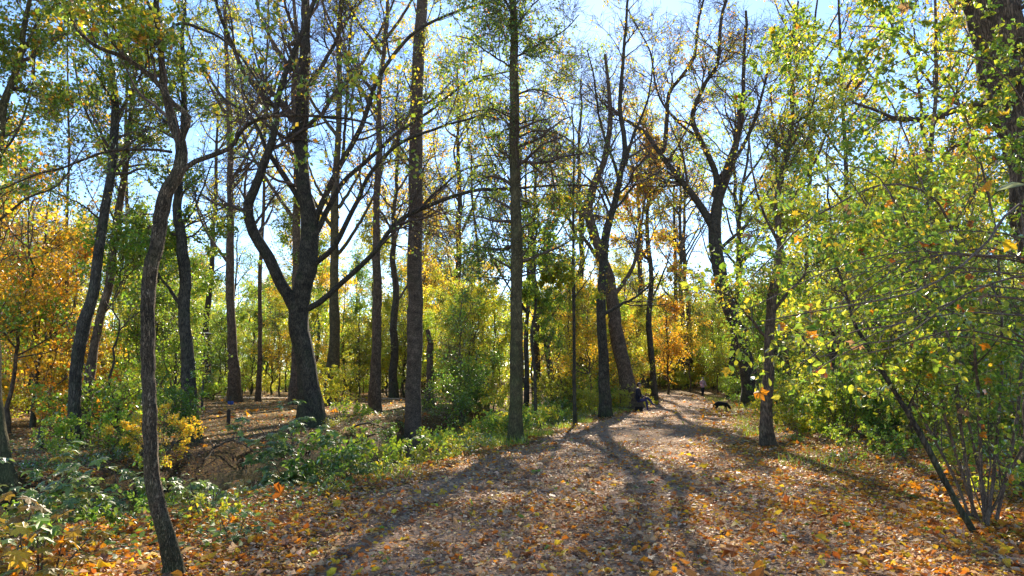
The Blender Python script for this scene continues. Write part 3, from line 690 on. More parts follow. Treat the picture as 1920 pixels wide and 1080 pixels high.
protos_sap = [
    tree_proto("sapling", "", "", 31, 7.5, .06, M_BARK_BROWN, 5200, (.07, .14), VARI, WV, n_l=16, spread=(1.4, 3.0), crown_t=.10, fine=.8, tw=(5, 5, 4), bend=.5),
    tree_proto("sapling", "", "", 32, 6.0, .05, M_BARK_DARK, 4600, (.07, .14), VARI, WV, n_l=15, spread=(1.3, 2.8), crown_t=.08, fine=.8, tw=(5, 5, 4), bend=.6),
    tree_proto("sapling", "", "", 33, 9.0, .08, M_BARK_DARK, 6000, (.08, .15), VARI, WV, n_l=18, spread=(1.6, 3.2), crown_t=.12, fine=.9, tw=(5, 5, 4), bend=.5),
]
def shrub_proto(name, cat, seed, h, w, n_st, leafn, leafsz, tm=T_DIAMOND, droop=0.0, mat=None, flat=.4, tw=(5, 4), stem_r=.012, stem_mat=None):
    rg = np.random.default_rng(seed)
    a = rg.uniform(0, 6.283, n_st); K = 9
    P = np.zeros((n_st, K, 3)); P[:, 0] = np.stack([np.cos(a) * .12 * w * rg.uniform(0, 1, n_st), np.sin(a) * .12 * w * rg.uniform(0, 1, n_st), np.full(n_st, -.12)], -1)
    tilt = rg.uniform(.05, .9, n_st)
    d = nrm(np.stack([np.cos(a) * tilt * w / h, np.sin(a) * tilt * w / h, np.ones(n_st)], -1)); ln = h * rg.uniform(.7, 1.15, n_st)
    for k in range(1, K):
        d = nrm(d + rg.normal(size=(n_st, 3)) * .08 + np.array([0, 0, -droop * k / K]))
        P[:, k] = P[:, k - 1] + d * (ln / (K - 1))[:, None]
    Rr = stem_r * np.linspace(1, .3, K)[None] * rg.uniform(.7, 1.3, (n_st, 1))
    B1, R1 = grow(rg, P, Rr, tw[0], (h * .2, h * .5), ang=(30, 75), t=(.2, 1), K=6, wobble=.15, up=.03, rs=.6, rmin=.003)
    B2, R2 = grow(rg, B1, R1, tw[1], (h * .08, h * .2), ang=(30, 75), t=(.15, 1), K=4, wobble=.18, up=.02, rs=.7, rmin=.0025)
    root = thing(name, "", cat, (0, 0, 0), "")
    Vs, Fs, off = [], [], 0
    for (p, r, sd) in ((P, Rr, 5), (B1, R1, 3), (B2, R2, 3)):
        V, F = tubes(p, r, sd); Vs.append(V); Fs.append(F + off); off += len(V)
    link("stems", mesh_from("stems", np.vstack(Vs), np.vstack(Fs), stem_mat or M_TWIG), root, "stuff")
    cl = (lambda p: np.clip(noise3(p, 1.6, seed) + .5, .03, 1))
    V, F, C = leaf_cloud(rg, np.concatenate([B2, B1[:, [0, 2, 4, 5]]]), leafn, leafsz, VARI, WV, tm, clump=cl, flat=flat)
    link("foliage", mesh_from("foliage", V, F, mat or M_LEAF, C, smooth=False), root, "stuff")
    return root
protos_shrub = [
    shrub_proto("shrub", "shrub", 41, 2.6, 2.6, 12, 4200, (.06, .11)),
    shrub_proto("shrub", "shrub", 42, 2.0, 2.8, 12, 3800, (.05, .10), droop=.2),
    shrub_proto("shrub", "shrub", 43, 3.4, 2.4, 12, 4800, (.06, .12)),
]
protos_herb = [
    shrub_proto("herb_plant", "plant", 51, .75, .7, 9, 240, (.06, .11), T_OVATE, droop=.15, mat=M_LEAF, tw=(3, 2), stem_r=.004, stem_mat=M_TWIG),
    shrub_proto("herb_plant", "plant", 52, .5, .8, 10, 220, (.05, .09), T_OVATE, droop=.3, mat=M_GLOSSLEAF, tw=(3, 2), stem_r=.004),
    shrub_proto("herb_plant", "plant", 53, 1.0, .6, 8, 260, (.06, .12), T_OVATE, droop=.1, mat=M_LEAF, tw=(3, 2), stem_r=.005),
]
TINT = {'yg': (.40, .42, .04), 'lg': (.24, .35, .038), 'gr': (.13, .23, .034), 'dg': (.07, .13, .03), 'ye': (.60, .45, .04), 'or': (.62, .36, .03), 'br': (.32, .20, .07)}
TWORD = {'yg': 'yellow-green', 'lg': 'light green', 'gr': 'green', 'dg': 'dark green', 'ye': 'yellow', 'or': 'orange', 'br': 'brown-leaved'}
used = set()
GENERIC = []
def place(protos, i, kind, label, group, x, y, rz, sc, tint):
    o = place_(protos, i, kind, label, group, x, y, rz, sc, tint)
    if label.startswith(('far woodland', 'slender ')) or (label.startswith('low ') and ' leafy plant on the ' in label) or ' growing ' in label or ' in the undergrowth ' in label:
        GENERIC.append((o, kind, x, y, next(w for w in sorted(TWORD.values(), key=len, reverse=True) if w in label), label))
    return o
def place_(protos, i, kind, label, group, x, y, rz, sc, tint):
    src = protos[i % len(protos)]
    loc = (x, y, float(hgt(x, y)))
    key = src.name
    if key not in used:
        used.add(key)
        src.location = loc; src.rotation_euler = (0, 0, rz); src.scale = sc if hasattr(sc, '__len__') else (sc,) * 3; src["label"] = label; src["group"] = group
        for ch in src.children:
            if ch.name.split('.')[0] in ('crown', 'foliage'): ch.color = (*tint, 1)
        return src
    return copy_thing(src, label, group, loc, rz, sc, tint)
def side(x, y):
    L, Rr = ledge(y), redge(y)
    s_ = L - x
    if -.6 < s_ - 0 and s_ < .8: return 'verge'
    if x > L and x < Rr: return 'path'
    if abs(s_ - soff(y)) < 2.4 and y < 72: return 'water'
    return 'left' if s_ > 0 else 'right'

rg = np.random.default_rng(77)
placed = []
def free(x, y, dmin):
    for (a, b) in placed:
        if (a - x) ** 2 + (b - y) ** 2 < dmin * dmin: return False
    return True
def jit(t, r=.2): return tuple(np.array(t) * rg.uniform(1 - r, 1 + r))
cnt = 0
for tries in range(4000):
    if cnt >= 150: break
    y = rg.uniform(36, 170) if cnt < 95 else rg.uniform(88, 175); x = rg.uniform(-.82, .82) * y
    sd = side(x, y)
    if sd in ('path', 'verge', 'water'): continue
    if y > 126 and -25 < x < 0: pass
    if 0 < x - redge(y) < 1.0: continue
    # keep the sun's corridor over the path a little more open
    az = math.degrees(math.atan2(x, y))
    if y < 62 and 375 < 960 + x / y * F_PX < 905 and rg.random() < .7: continue
    if -3 < az < 19 and y < 80: continue
    if abs(x - np.interp(y, [50, 62], [-10, -8])) < 30 and 49 < y < 60 and x < 6: 
        if abs(y - np.interp(x, fxc, fyc)) < 2.2: continue
    if not free(x, y, 4.2): continue
    placed.append((x, y)); u = 960 + x / y * F_PX
    if u < 260: ck = rg.choice(['or', 'ye', 'yg', 'lg'], p=[.25, .2, .3, .25])
    elif u < 900: ck = rg.choice(['yg', 'lg', 'gr', 'ye'], p=[.4, .25, .15, .2])
    elif u < 1380: ck = rg.choice(['ye', 'yg', 'or', 'lg'], p=[.4, .35, .15, .1])
    else: ck = rg.choice(['yg', 'lg', 'gr', 'ye'], p=[.4, .3, .2, .1])
    sc = rg.uniform(.75, 1.15)
    region = "beyond the stream" if sd == 'left' else "right of the path"
    place(protos_tall, int(rg.integers(4)), 'tree', "far woodland tree with thin %s foliage %s" % (TWORD[ck], region), "far woodland trees with %s foliage %s" % (TWORD[ck], region), x, y, rg.uniform(0, 6.28), (sc, sc, sc * rg.uniform(.9, 1.15)), jit(TINT[ck]))
    cnt += 1
for k, (u, y, sc, lab) in enumerate([(860, 58, 1.3, "tall bare twiggy tree behind the banded tree, far"), (1005, 66, 1.35, "tall bare twiggy tree seen right of the olive-brown trunk"), (1085, 56, 1.2, "tall bare twiggy tree behind the thin pole-straight tree"), (1205, 84, 1.5, "tall bare twiggy tree behind the path's far left side"), (1290, 98, 1.6, "very tall bare twiggy tree beyond the bend of the path"), (1385, 70, 1.4, "tall bare twiggy tree behind the spreading tree"), (1475, 60, 1.25, "tall bare twiggy tree behind the edge tree"), (740, 62, 1.3, "tall bare twiggy tree between forked tree and banded tree, far")]):
    x = (u - 960) / F_PX * y; placed.append((x, y))
    place(protos_tall, 2, 'tree', lab, "tall bare twiggy trees far behind", x, float(y), k * 2.1, sc, jit(TINT[['yg', 'ye', 'lg'][k % 3]]))
# understory saplings
cnt = 0
for tries in range(4000):
    if cnt >= 130: break
    y = (20 + 75 * rg.random() ** 1.3) if cnt < 130 else rg.uniform(70, 150); x = rg.uniform(-.80, .80) * y
    sd = side(x, y)
    if sd in ('path', 'verge', 'water'): continue
    if 0 < x - redge(y) < 1.6: continue
    if sd == 'left' and ledge(y) - x < soff(y): continue
    if sd == 'left' and abs(y - np.interp(x, fxc, fyc)) < 2.5: continue
    u = 960 + x / y * F_PX
    if y < 24 and 380 < u < 1000: continue
    if y < 48 and 1100 < u < 1500: continue
    if 340 < u < 905 and y < 63: continue
    if not free(x, y, 1.9): continue
    placed.append((x, y))
    if u < 200: ck = rg.choice(['or', 'ye', 'yg', 'lg'], p=[.45, .2, .2, .15])
    elif u < 480: ck = rg.choice(['lg', 'yg', 'gr', 'ye'], p=[.4, .35, .15, .1])
    elif u < 1060: ck = rg.choice(['yg', 'lg', 'gr', 'ye'], p=[.5, .25, .1, .15])
    elif u < 1380: ck = rg.choice(['ye', 'yg', 'or', 'lg'], p=[.4, .35, .15, .1])
    else: ck = rg.choice(['yg', 'lg', 'gr', 'ye'], p=[.45, .3, .15, .1])
    sc = rg.uniform(.65, 1.1)
    region = "beyond the stream" if sd == 'left' else "right of the path"
    place(protos_sap, int(rg.integers(3)), 'tree', "slender %s sapling in the undergrowth %s" % (TWORD[ck], region), "%s saplings %s" % (TWORD[ck], region), x, y, rg.uniform(0, 6.28), sc, jit(TINT[ck]))
    cnt += 1
# shrubs
cnt = 0
for tries in range(5000):
    if cnt >= 215: break
    y = 17 + 110 * rg.random() ** 1.4; x = rg.uniform(-.78, .78) * y
    sd = side(x, y)
    if sd in ('path', 'verge', 'water'): continue
    if sd == 'left' and ledge(y) - x < soff(y) and rg.random() < .6: continue
    if sd == 'left' and -4.0 < y - np.interp(x, fxc, fyc) < 2.2: continue
    if 0 < x - redge(y) < 1.3: continue
    u = 960 + x / y * F_PX
    if 352 < u < 905 and y < 62 and (y < 34 or rg.random() < .8): continue
    if not free(x, y, 1.3): continue
    placed.append((x, y))
    if u < 200: ck = rg.choice(['or', 'ye', 'yg', 'lg'], p=[.15, .15, .4, .3])
    elif u < 1060: ck = rg.choice(['yg', 'lg', 'gr', 'ye'], p=[.5, .25, .15, .1])
    elif u < 1330: ck = rg.choice(['ye', 'yg', 'br', 'lg'], p=[.3, .4, .15, .15])
    else: ck = rg.choice(['yg', 'lg', 'gr', 'ye'], p=[.4, .35, .2, .05])
    sc = rg.uniform(.55, 1.15) * (1 if y > 25 else .7)
    region = "beyond the stream" if sd == 'left' else "right of the path"
    place(protos_shrub, int(rg.integers(3)), 'shrub', "%s shrub in the undergrowth %s" % (TWORD[ck], region), "%s shrubs %s" % (TWORD[ck], region), x, y, rg.uniform(0, 6.28), sc, jit(TINT[ck]))
    cnt += 1


# understory closing the path's far sides and its bend
for (n_, ulo, uhi, ylo, yhi, prot, kindw, smin, smax, wts_) in ((34, 985, 1215, 36, 72, protos_sap, 'sapling', .8, 1.25, [.4, .4, .05, .15]), (16, 1330, 1480, 52, 88, protos_sap, 'sapling', .8, 1.2, [.25, .4, .05, .3]), (34, 1120, 1420, 90, 110, protos_sap, 'sapling', 1.0, 1.5, [.4, .25, .15, .2]),
                                                          (9, 850, 1000, 36, 60, protos_sap, 'sapling', .8, 1.2, [.1, .4, 0, .5]), (26, 380, 860, 62, 84, protos_sap, 'sapling', .8, 1.3, [.15, .5, 0, .35]), (26, 1100, 1420, 86, 104, protos_shrub, 'shrub', .8, 1.3, [.25, .4, .05, .3])):
    c_ = 0
    for tries in range(n_ * 20):
        if c_ >= n_: break
        y = rg.uniform(ylo, yhi); u = rg.uniform(ulo, uhi); x = (u - 960) / F_PX * y
        sd = side(x, y)
        if sd in ('path', 'verge', 'water') or 0 < x - redge(y) < 1.8 or 0 < ledge(y) - x < 1.6: continue
        if sd == 'left' and abs(y - np.interp(x, fxc, fyc)) < 2.0: continue
        if not free(x, y, 1.2): continue
        placed.append((x, y)); c_ += 1
        ck = rg.choice(['ye', 'yg', 'or', 'lg'], p=wts_)
        where_ = "behind the path's bend" if ylo > 80 else ("left of the path, behind the path-side trunks" if uhi < 1300 else "right of the far path")
        place(prot, int(rg.integers(3)), kindw, "%s %s growing %s" % (TWORD[ck], kindw, where_), "%s %ss %s" % (TWORD[ck], kindw, where_), x, y, rg.uniform(0, 6.28), rg.uniform(smin, smax), jit(TINT[ck]))
# the wood far behind, which reads as one mass: thin trunks and clumps of leaves
def distant_wood():
    n_ = 3600
    yy = rg.uniform(92, 150, n_); xx = yy * np.tan(np.radians(rg.uniform(-41, 41, n_)))
    k = ~((xx > ledge(yy) - 1.5) & (xx < redge(yy) + 2.0))
    xx, yy = xx[k], yy[k]; n_ = len(xx)
    zz = hgt(xx, yy) + .3 + 13 * rg.random(n_) ** 1.4
    u = 960 + xx / yy * F_PX
    base = np.where((u < 260)[:, None], palette(rg, n_, [TINT['or'], TINT['ye'], TINT['yg'], TINT['lg']], [2, 2, 3, 2]), np.where(((u > 1000) & (u < 1380))[:, None], palette(rg, n_, [TINT['ye'], TINT['yg'], TINT['or'], TINT['lg']], [4, 3, 1.2, 1.2]), palette(rg, n_, [TINT['yg'], TINT['lg'], TINT['gr'], TINT['ye']], [4, 2.5, 1.2, 1.5])))
    m_ = 36
    cen = np.repeat(np.stack([xx, yy, zz], -1), m_, 0); col = np.repeat(base, m_, 0) * rg.uniform(.75, 1.25, (n_ * m_, 1))
    pos = cen + rg.normal(size=cen.shape) * np.array([1.3, 1.3, .8]); pos[:, 2] = np.maximum(pos[:, 2], .05)
    V1, F1, C1 = leaves(rg, pos, nrm(rg.normal(size=pos.shape)), nrm(rg.normal(size=pos.shape) + np.array([0, 0, .5])), rg.uniform(.3, .55, len(pos)), col, T_DIAMOND)
    t_ = 170
    ty = rg.uniform(80, 165, t_); tx = ty * np.tan(np.radians(rg.uniform(-41, 41, t_))); k = ~((tx > ledge(ty) - 2) & (tx < redge(ty) + 2)); tx, ty = tx[k], ty[k]; t_ = len(tx)
    P = np.zeros((t_, 7, 3)); P[:, :, 0] = tx[:, None] + np.cumsum(rg.normal(0, .18, (t_, 7)), 1); P[:, :, 1] = ty[:, None] + np.cumsum(rg.normal(0, .18, (t_, 7)), 1)
    P[:, :, 2] = hgt(tx, ty)[:, None] - .3 + np.linspace(0, 1, 7)[None] * rg.uniform(7, 15, (t_, 1))
    V2, F2 = tubes(P, rg.uniform(.07, .2, (t_, 1)) * np.linspace(1, .25, 7)[None], 6)
    me = mesh_from("distant_wood", np.vstack([V1, V2]), [F1, F2 + len(V1)], None, np.vstack([C1, np.ones((len(V2), 3))]), smooth=False, matidx=np.concatenate([np.zeros(len(F1)), np.ones(len(F2))]), mats=[M_LEAF, M_BARK_DARK])
    tag(link("distant_wood", me, None, "stuff"), "far-off yellow-green and golden wood closing the view behind the trees", "wood")
distant_wood()
# herbs along both stream banks and the verge
cnt = 0
for tries in range(5000):
    if cnt >= 230: break
    y = 8 + 42 * rg.random() ** 1.2
    m_ = rg.random()
    if m_ < .55: x = ledge(y) - rg.uniform(.5, max(.9, soff(y) - 2.2)); reg = "on the near stream bank"
    elif m_ < .75: x = ledge(y) - soff(y) - rg.uniform(2.2, 5); reg = "on the far stream bank"
    else: x = redge(y) + rg.uniform(.8, 5) ** 1.0; reg = "on the path's right verge"
    if abs(x / y) > .74: continue
    u = 960 + x / y * F_PX
    if 430 < u < 590 and 8 < y < 30: continue
    if 360 < u < 570 and 10.5 < y < 30: continue
    if 790 < u < 900 and 17 < y < 40 and rg.random() < .7: continue
    ck = rg.choice(['yg', 'lg', 'gr'], p=[.3, .4, .3])
    sc = rg.uniform(.6, 1.1)
    if y < 11: sc *= .7
    place(protos_herb, int(rg.integers(3)), 'plant', "low %s leafy plant %s" % (TWORD[ck], reg), "low %s plants %s" % (TWORD[ck], reg), x, y, rg.uniform(0, 6.28), sc, jit(TINT[ck]))
    cnt += 1
print("background", time.time() - T0)

# ------------------------------------------------------------------ foreground shrubs with single leaves
def leaf_object_meshes(tm, nm, mat, seed, n=4, jitv=.04):
    rg_ = np.random.default_rng(seed); r = []
    for k in range(n):
        V, F = tm; V = V.copy(); V[:, 2] += rg_.normal(0, jitv, len(V)); V[:, :2] += rg_.normal(0, jitv * .3, (len(V), 2))
        r.append(mesh_from(nm, V, F, mat, np.ones((len(V), 3)), smooth=False))
    return r
def frame_matrix(p, axis, normal, s):
    y = Vector(axis).normalized(); x = y.cross(Vector(normal)).normalized(); z = x.cross(y)
    return Matrix(((x.x * s, y.x * s, z.x * s, p[0]), (x.y * s, y.y * s, z.y * s, p[1]), (x.z * s, y.z * s, z.z * s, p[2]), (0, 0, 0, 1)))
def single_leaves(root, name, meshes, pos, ax, nr, sz, cols):
    for k in range(len(pos)):
        o = bpy.data.objects.new(name, meshes[k % len(meshes)]); COL.objects.link(o); o.parent = root
        o.matrix_local = frame_matrix(pos[k], ax[k], nr[k], float(sz[k])); o.color = (*cols[k], 1)

ME_OV = leaf_object_meshes(T_OVATE, "leaf", M_LEAF, 61)
ME_MAPLE_G = leaf_object_meshes(T_MAPLE, "maple_leaf", M_GLOSSLEAF, 62)
ME_MAPLE_D = leaf_object_meshes(T_MAPLE, "fallen_leaf", M_DEAD, 63, n=6, jitv=.09)

def big_shrub(name, label, stems, base, seed, nl, leafsz, cols, wts, n1=12, n2=5, n3=4, l1=(.5, 1.5), nsingle=150, stem_mat=None, droop=-.02, dead=0):
    """stems: list of ([(u,v,depth)...], w0,w1 px at first depth)"""
    rg = np.random.default_rng(seed)
    org = np.array([base[0], base[1], float(hgt(base[0], base[1]))])
    root = thing(name, label, "shrub", org)
    SP, SR = [], []
    for pts, r0, r1 in stems:
        pa = np.array(pts, float)
        j0 = rg.normal(0, 1, 3); fade = np.linspace(1, 0, len(pa)) ** 1.5
        b = at(pa[:, 0] + j0[0] * 22 * fade, pa[:, 1], pa[:, 2] + j0[1] * .22 * fade) - org; b[0, 2] = float(hgt(b[0, 0] + org[0], b[0, 1] + org[1])) - org[2] - .12
        q = resample(b, 22); q[2:] = q[2:] + np.cumsum(rg.normal(0, .011, q[2:].shape), axis=0); rr = np.linspace(r0, r1, 22)
        V, F = tubes(q[None], rr[None], 7, .08, rg)
        link("stem", mesh_from("stem", V, F, stem_mat or M_TWIGLIT), root)
        SP.append(q); SR.append(rr)
    SP = np.array(SP); SR = np.array(SR)
    B1, R1 = grow(rg, SP, SR, n1, l1, ang=(25, 70), t=(.2, 1), K=8, wobble=.12, up=droop, rs=.55, rmin=.0022)
    B2, R2 = grow(rg, B1, R1, n2, (l1[0] * .5, l1[1] * .45), ang=(25, 75), t=(.1, 1), K=6, wobble=.14, up=droop, rs=.6, rmin=.0016)
    B3, R3 = grow(rg, B2, R2, n3, (l1[0] * .2, l1[1] * .2), ang=(30, 80), t=(.1, 1), K=4, wobble=.15, up=droop, rs=.7, rmin=.0012)
    Vs, Fs, off = [], [], 0
    for (p, r, s_) in ((B1, R1, 5), (B2, R2, 4), (B3, R3, 3)):
        V, F = tubes(p, r, s_); Vs.append(V); Fs.append(F + off); off += len(V)
    link("twigs", mesh_from("twigs", np.vstack(Vs), np.vstack(Fs), M_TWIG), root, "stuff")
    PP = np.concatenate([B3, B2[:, [0, 2, 4, 5]]])
    wpos = PP[:, -1] + org
    keep = np.clip(noise3(wpos, 1.3, seed) + .55, .05, 1)
    keep = keep * (np.linalg.norm(wpos - CAM, axis=1) > 3.0) * (.12 + .88 * ss(1.1, 2.2, wpos[:, 2]))
    idx = rg.choice(len(PP), nl, p=keep / keep.sum()); t_ = rg.uniform(.1, 1, nl)
    pos = interp_batch(PP, idx, t_)
    tan = nrm(PP[idx, -1] - PP[idx, 0])
    ax = nrm(tan * .6 + rg.normal(size=(nl, 3)) * .6 + np.array([0, 0, -.2])); nr = nrm(rg.normal(size=(nl, 3)) * .6 + np.array([0, -.15, .7]))
    sz = rg.uniform(leafsz[0], leafsz[1], nl); cc = palette(rg, nl, cols, wts)
    order = np.argsort(np.linalg.norm(pos + org - CAM, axis=1) / sz)
    pw_ = pos + org; dd = pw_[:, 1]
    uu = 960 + pw_[:, 0] / np.maximum(dd, .1) * F_PX
    vis = [k for k in order if dd[k] > 1 and -20 < uu[k] < 1940][:nsingle]
    rest = np.setdiff1d(np.arange(nl), vis)
    single_leaves(root, "leaf", ME_OV, pos[vis], ax[vis], nr[vis], sz[vis], cc[vis])
    V, F, C = leaves(rg, pos[rest], ax[rest], nr[rest], sz[rest], cc[rest], T_OVATE)
    link("foliage", mesh_from("foliage", V, F, M_LEAF, C, smooth=False), root, "stuff")
    if dead:
        kk = rg.choice(len(PP), dead); p2 = PP[kk, 2]
        single_leaves(root, "caught_leaf", ME_MAPLE_D, p2, nrm(rg.normal(size=(dead, 3)) + np.array([0, 0, -.6])), nrm(rg.normal(size=(dead, 3))), rg.uniform(.07, .14, dead), palette(rg, dead, (OR, YE, RU, BR), (3, 1.5, 2, 1.5)))
    return root

bA = ground_hit(1845, 985)
dA = bA[1]
big_shrub("arching_shrub", "tall arching shrub with yellow-green leaves at the right of the path", [
    ([(1842, 1000, dA), (1800, 880, dA - .1), (1770, 760, dA - .3), (1745, 600, dA - .5), (1700, 430, dA - .8), (1640, 330, dA - 1.1), (1560, 300, dA - 1.4)], .020, .006),
    ([(1850, 1000, dA), (1840, 850, dA), (1835, 680, dA - .2), (1810, 500, dA - .5), (1760, 380, dA - .9), (1680, 345, dA - 1.3), (1580, 375, dA - 1.6), (1480, 440, dA - 1.9), (1400, 520, dA - 2.1)], .022, .006),
    ([(1855, 1000, dA + .1), (1870, 840, dA + .2), (1880, 600, dA + .3), (1850, 350, dA + .2), (1780, 160, dA), (1690, 60, dA - .2), (1590, 40, dA - .4)], .022, .006),
    ([(1860, 1000, dA), (1900, 800, dA + .1), (1915, 560, dA + .3), (1890, 300, dA + .4), (1800, 60, dA + .4), (1700, -80, dA + .3)], .022, .006),
    ([(1846, 1000, dA + .2), (1820, 820, dA + .5), (1790, 600, dA + .9), (1740, 350, dA + 1.2), (1650, 150, dA + 1.3), (1540, 60, dA + 1.4), (1440, 90, dA + 1.4)], .022, .006),
    ([(1848, 1000, dA + .1), (1810, 800, dA + .4), (1740, 600, dA + .7), (1650, 420, dA + .9), (1550, 280, dA + 1.0), (1450, 220, dA + 1.0)], .020, .005),
    ([(1838, 1000, dA + .1), (1770, 850, dA + .3), (1680, 690, dA + .4), (1600, 560, dA + .4), (1510, 500, dA + .3), (1420, 480, dA + .2)], .018, .005),
    ([(1850, 990, dA), (1880, 900, dA - .2), (1930, 780, dA - .4), (1960, 600, dA - .5)], .018, .006),
    ([(1844, 1000, dA), (1815, 900, dA), (1800, 780, dA), (1790, 640, dA)], .010, .004),
    ([(1852, 1000, dA), (1860, 880, dA), (1850, 760, dA + .1), (1860, 640, dA + .1)], .010, .004)],
    bA, 71, 15500, (.038, .078), ((.34, .37, .035), (.21, .33, .035), (.11, .21, .028), YE), (3.2, 5, 2.0, .6), n1=17, n2=5, n3=4, l1=(.6, 1.7), nsingle=170, dead=70)
def bare_arcs():
    rg_ = np.random.default_rng(88); r = []
    for k in range(13):
        top = rg_.uniform(430, 640); ue = rg_.uniform(1380, 1640); d0 = rg_.uniform(6.0, 6.9); de = d0 - rg_.uniform(.2, 1.2)
        um = rg_.uniform(1780, 1900)
        r.append(([(2180, 900, 6.6), (2070, (900 + top) / 2 + 20, d0), (1970, top + 40, d0), (um, top, (d0 + de) / 2), ((um + ue) / 2, top + rg_.uniform(0, 35), (d0 + 3 * de) / 4), (ue, top + rg_.uniform(40, 130), de)], rg_.uniform(.010, .016), .003))
    return r
bB = np.array([6.1, 6.6, 0.])
big_shrub("arching_shrub", "dark bare-stemmed shrub reaching in low from the right edge", [
    ([(2180, 900, 6.6), (2060, 560, 6.3), (1985, 420, 6.0), (1920, 385, 5.8), (1870, 450, 5.6), (1800, 505, 5.5), (1720, 545, 5.3), (1610, 572, 5.2), (1500, 590, 5.1), (1430, 605, 5.0)], .020, .004),
    ([(2180, 900, 6.6), (2040, 640, 6.3), (1960, 520, 6.1), (1880, 520, 5.9), (1790, 560, 5.8), (1700, 620, 5.7), (1600, 640, 5.6), (1520, 690, 5.5)], .018, .004),
    ([(2180, 900, 6.6), (2080, 700, 6.5), (1990, 620, 6.4), (1900, 560, 6.3), (1800, 550, 6.2), (1680, 600, 6.0), (1560, 620, 5.9), (1450, 690, 5.8)], .018, .004),
    ([(2180, 900, 6.6), (2100, 640, 6.6), (2020, 400, 6.6), (1940, 220, 6.5), (1860, 120, 6.4), (1760, 90, 6.3), (1660, 130, 6.2)], .018, .004),
    ([(2180, 900, 6.6), (2080, 760, 6.6), (1980, 690, 6.6), (1890, 620, 6.6), (1800, 600, 6.6), (1720, 560, 6.5)], .016, .004)] + bare_arcs(),
    bB, 72, 1500, (.04, .075), (LG, YG, GR), (3, 3, 1), n1=6, n2=4, n3=2, l1=(.4, 1.3), nsingle=90, stem_mat=M_TWIGLIT, dead=60)
lp = at(1925., 345., 4.6); sh_ = [o_ for o_ in bpy.data.objects if o_.name == "arching_shrub.001"][0]
pl = bpy.data.objects.new("pale_leaf", ME_OV[0]); COL.objects.link(pl); pl.parent = sh_
pl.matrix_local = frame_matrix(np.array(lp) - np.array(sh_.location), (-1, -.1, -.10), (.05, -.25, 1), .21); pl.color = (.30, .36, .24, 1); pl["label"] = "large pale grey-green leaf held out flat near the massive trunk"
# bare leaning sapling
bj = ground_hit(1826, 1002)
hero_tree("leaning_sapling", "thin dark bare stem leaning left across the leaf carpet, right", "sapling",
    [(1828, 1004, 13), (1795, 945, 12), (1760, 880, 12), (1725, 815, 11), (1690, 755, 10), (1650, 690, 9), (1618, 635, 8), (1600, 600, 6), (1585, 540, 5), (1560, 470, 3)],
    [([(1700, 770), (1720, 720), (1735, 660)], 4, 2, .1), ([(1640, 675), (1660, 640), (1700, 600)], 4, 2, .1)],
    None, M_BARK_DARK, 73, twig=(9, 5, 3), l1=(.25, .7), leafn=350, leafsz=(.05, .08), cols=(LG, YG), wts=(1, 1), zmin=1.2, flare=.1, sides=10, fine=.5, tm=T_OVATE)

# foreground maple seedlings with flat layered leaves, lower left
def seedling(label, base, h, w, seed, nl, size, cols, wts, mesh_set=None):
    rg = np.random.default_rng(seed)
    org = np.array([base[0], base[1], float(hgt(base[0], base[1]))])
    root = thing("maple_seedling", label, "sapling", org)
    n_st = 5; a = rg.uniform(0, 6.28, n_st); K = 8
    P = np.zeros((n_st, K, 3)); P[:, 0, 2] = -.15
    P[:, 0, :2] = rg.normal(0, .06 * w, (n_st, 2))
    d = nrm(np.stack([np.cos(a) * w * .45, np.sin(a) * w * .45, np.full(n_st, h)], -1))
    for k in range(1, K):
        d = nrm(d + rg.normal(size=(n_st, 3)) * .08); P[:, k] = P[:, k - 1] + d * h * rg.uniform(.85, 1.1, (n_st, 1)) / (K - 1)
    Rr = np.broadcast_to(np.linspace(.011, .004, K), (n_st, K)).copy()
    for k in range(n_st):
        V, F = tubes(P[k:k + 1], Rr[k:k + 1], 6); link("stem", mesh_from("stem", V, F, M_TWIG), root)
    B1, R1 = grow(rg, P, Rr, 7, (w * .3, w * .65), ang=(45, 85), t=(.25, 1), K=6, wobble=.1, up=.0, rs=.5, rmin=.003, flat=.5)
    B2, R2 = grow(rg, B1, R1, 4, (w * .1, w * .25), ang=(30, 70), t=(.2, 1), K=4, wobble=.1, up=.02, rs=.6, rmin=.002, flat=.7)
    V, F = tubes(B1, R1, 4); V2, F2 = tubes(B2, R2, 3)
    link("twigs", mesh_from("twigs", np.vstack([V, V2]), np.vstack([F, F2 + len(V)]), M_TWIG), root, "stuff")
    PP = np.concatenate([B2, B1[:, [0, 2, 4, 5]]])
    idx = rg.integers(0, len(PP), nl); pos = interp_batch(PP, idx, rg.uniform(.4, 1, nl))
    hd = rg.normal(size=(nl, 3)); hd[:, 2] = -.25
    ax = nrm(hd); nr = nrm(rg.normal(size=(nl, 3)) * .28 + np.array([0, 0, 1.]))
    sz = rg.uniform(size[0], size[1], nl); cc = palette(rg, nl, cols, wts)
    ns = min(nl, 90)
    single_leaves(root, "leaf", mesh_set or ME_MAPLE_G, pos[:ns], ax[:ns], nr[:ns], sz[:ns], cc[:ns])
    if nl > ns:
        V, F, C = leaves(rg, pos[ns:], ax[ns:], nr[ns:], sz[ns:], cc[ns:], T_MAPLE, jit=.03)
        link("foliage", mesh_from("foliage", V, F, M_GLOSSLEAF, C, smooth=False), root, "stuff")
    return root
GL = (.125, .20, .055); GL2 = (.17, .265, .055)
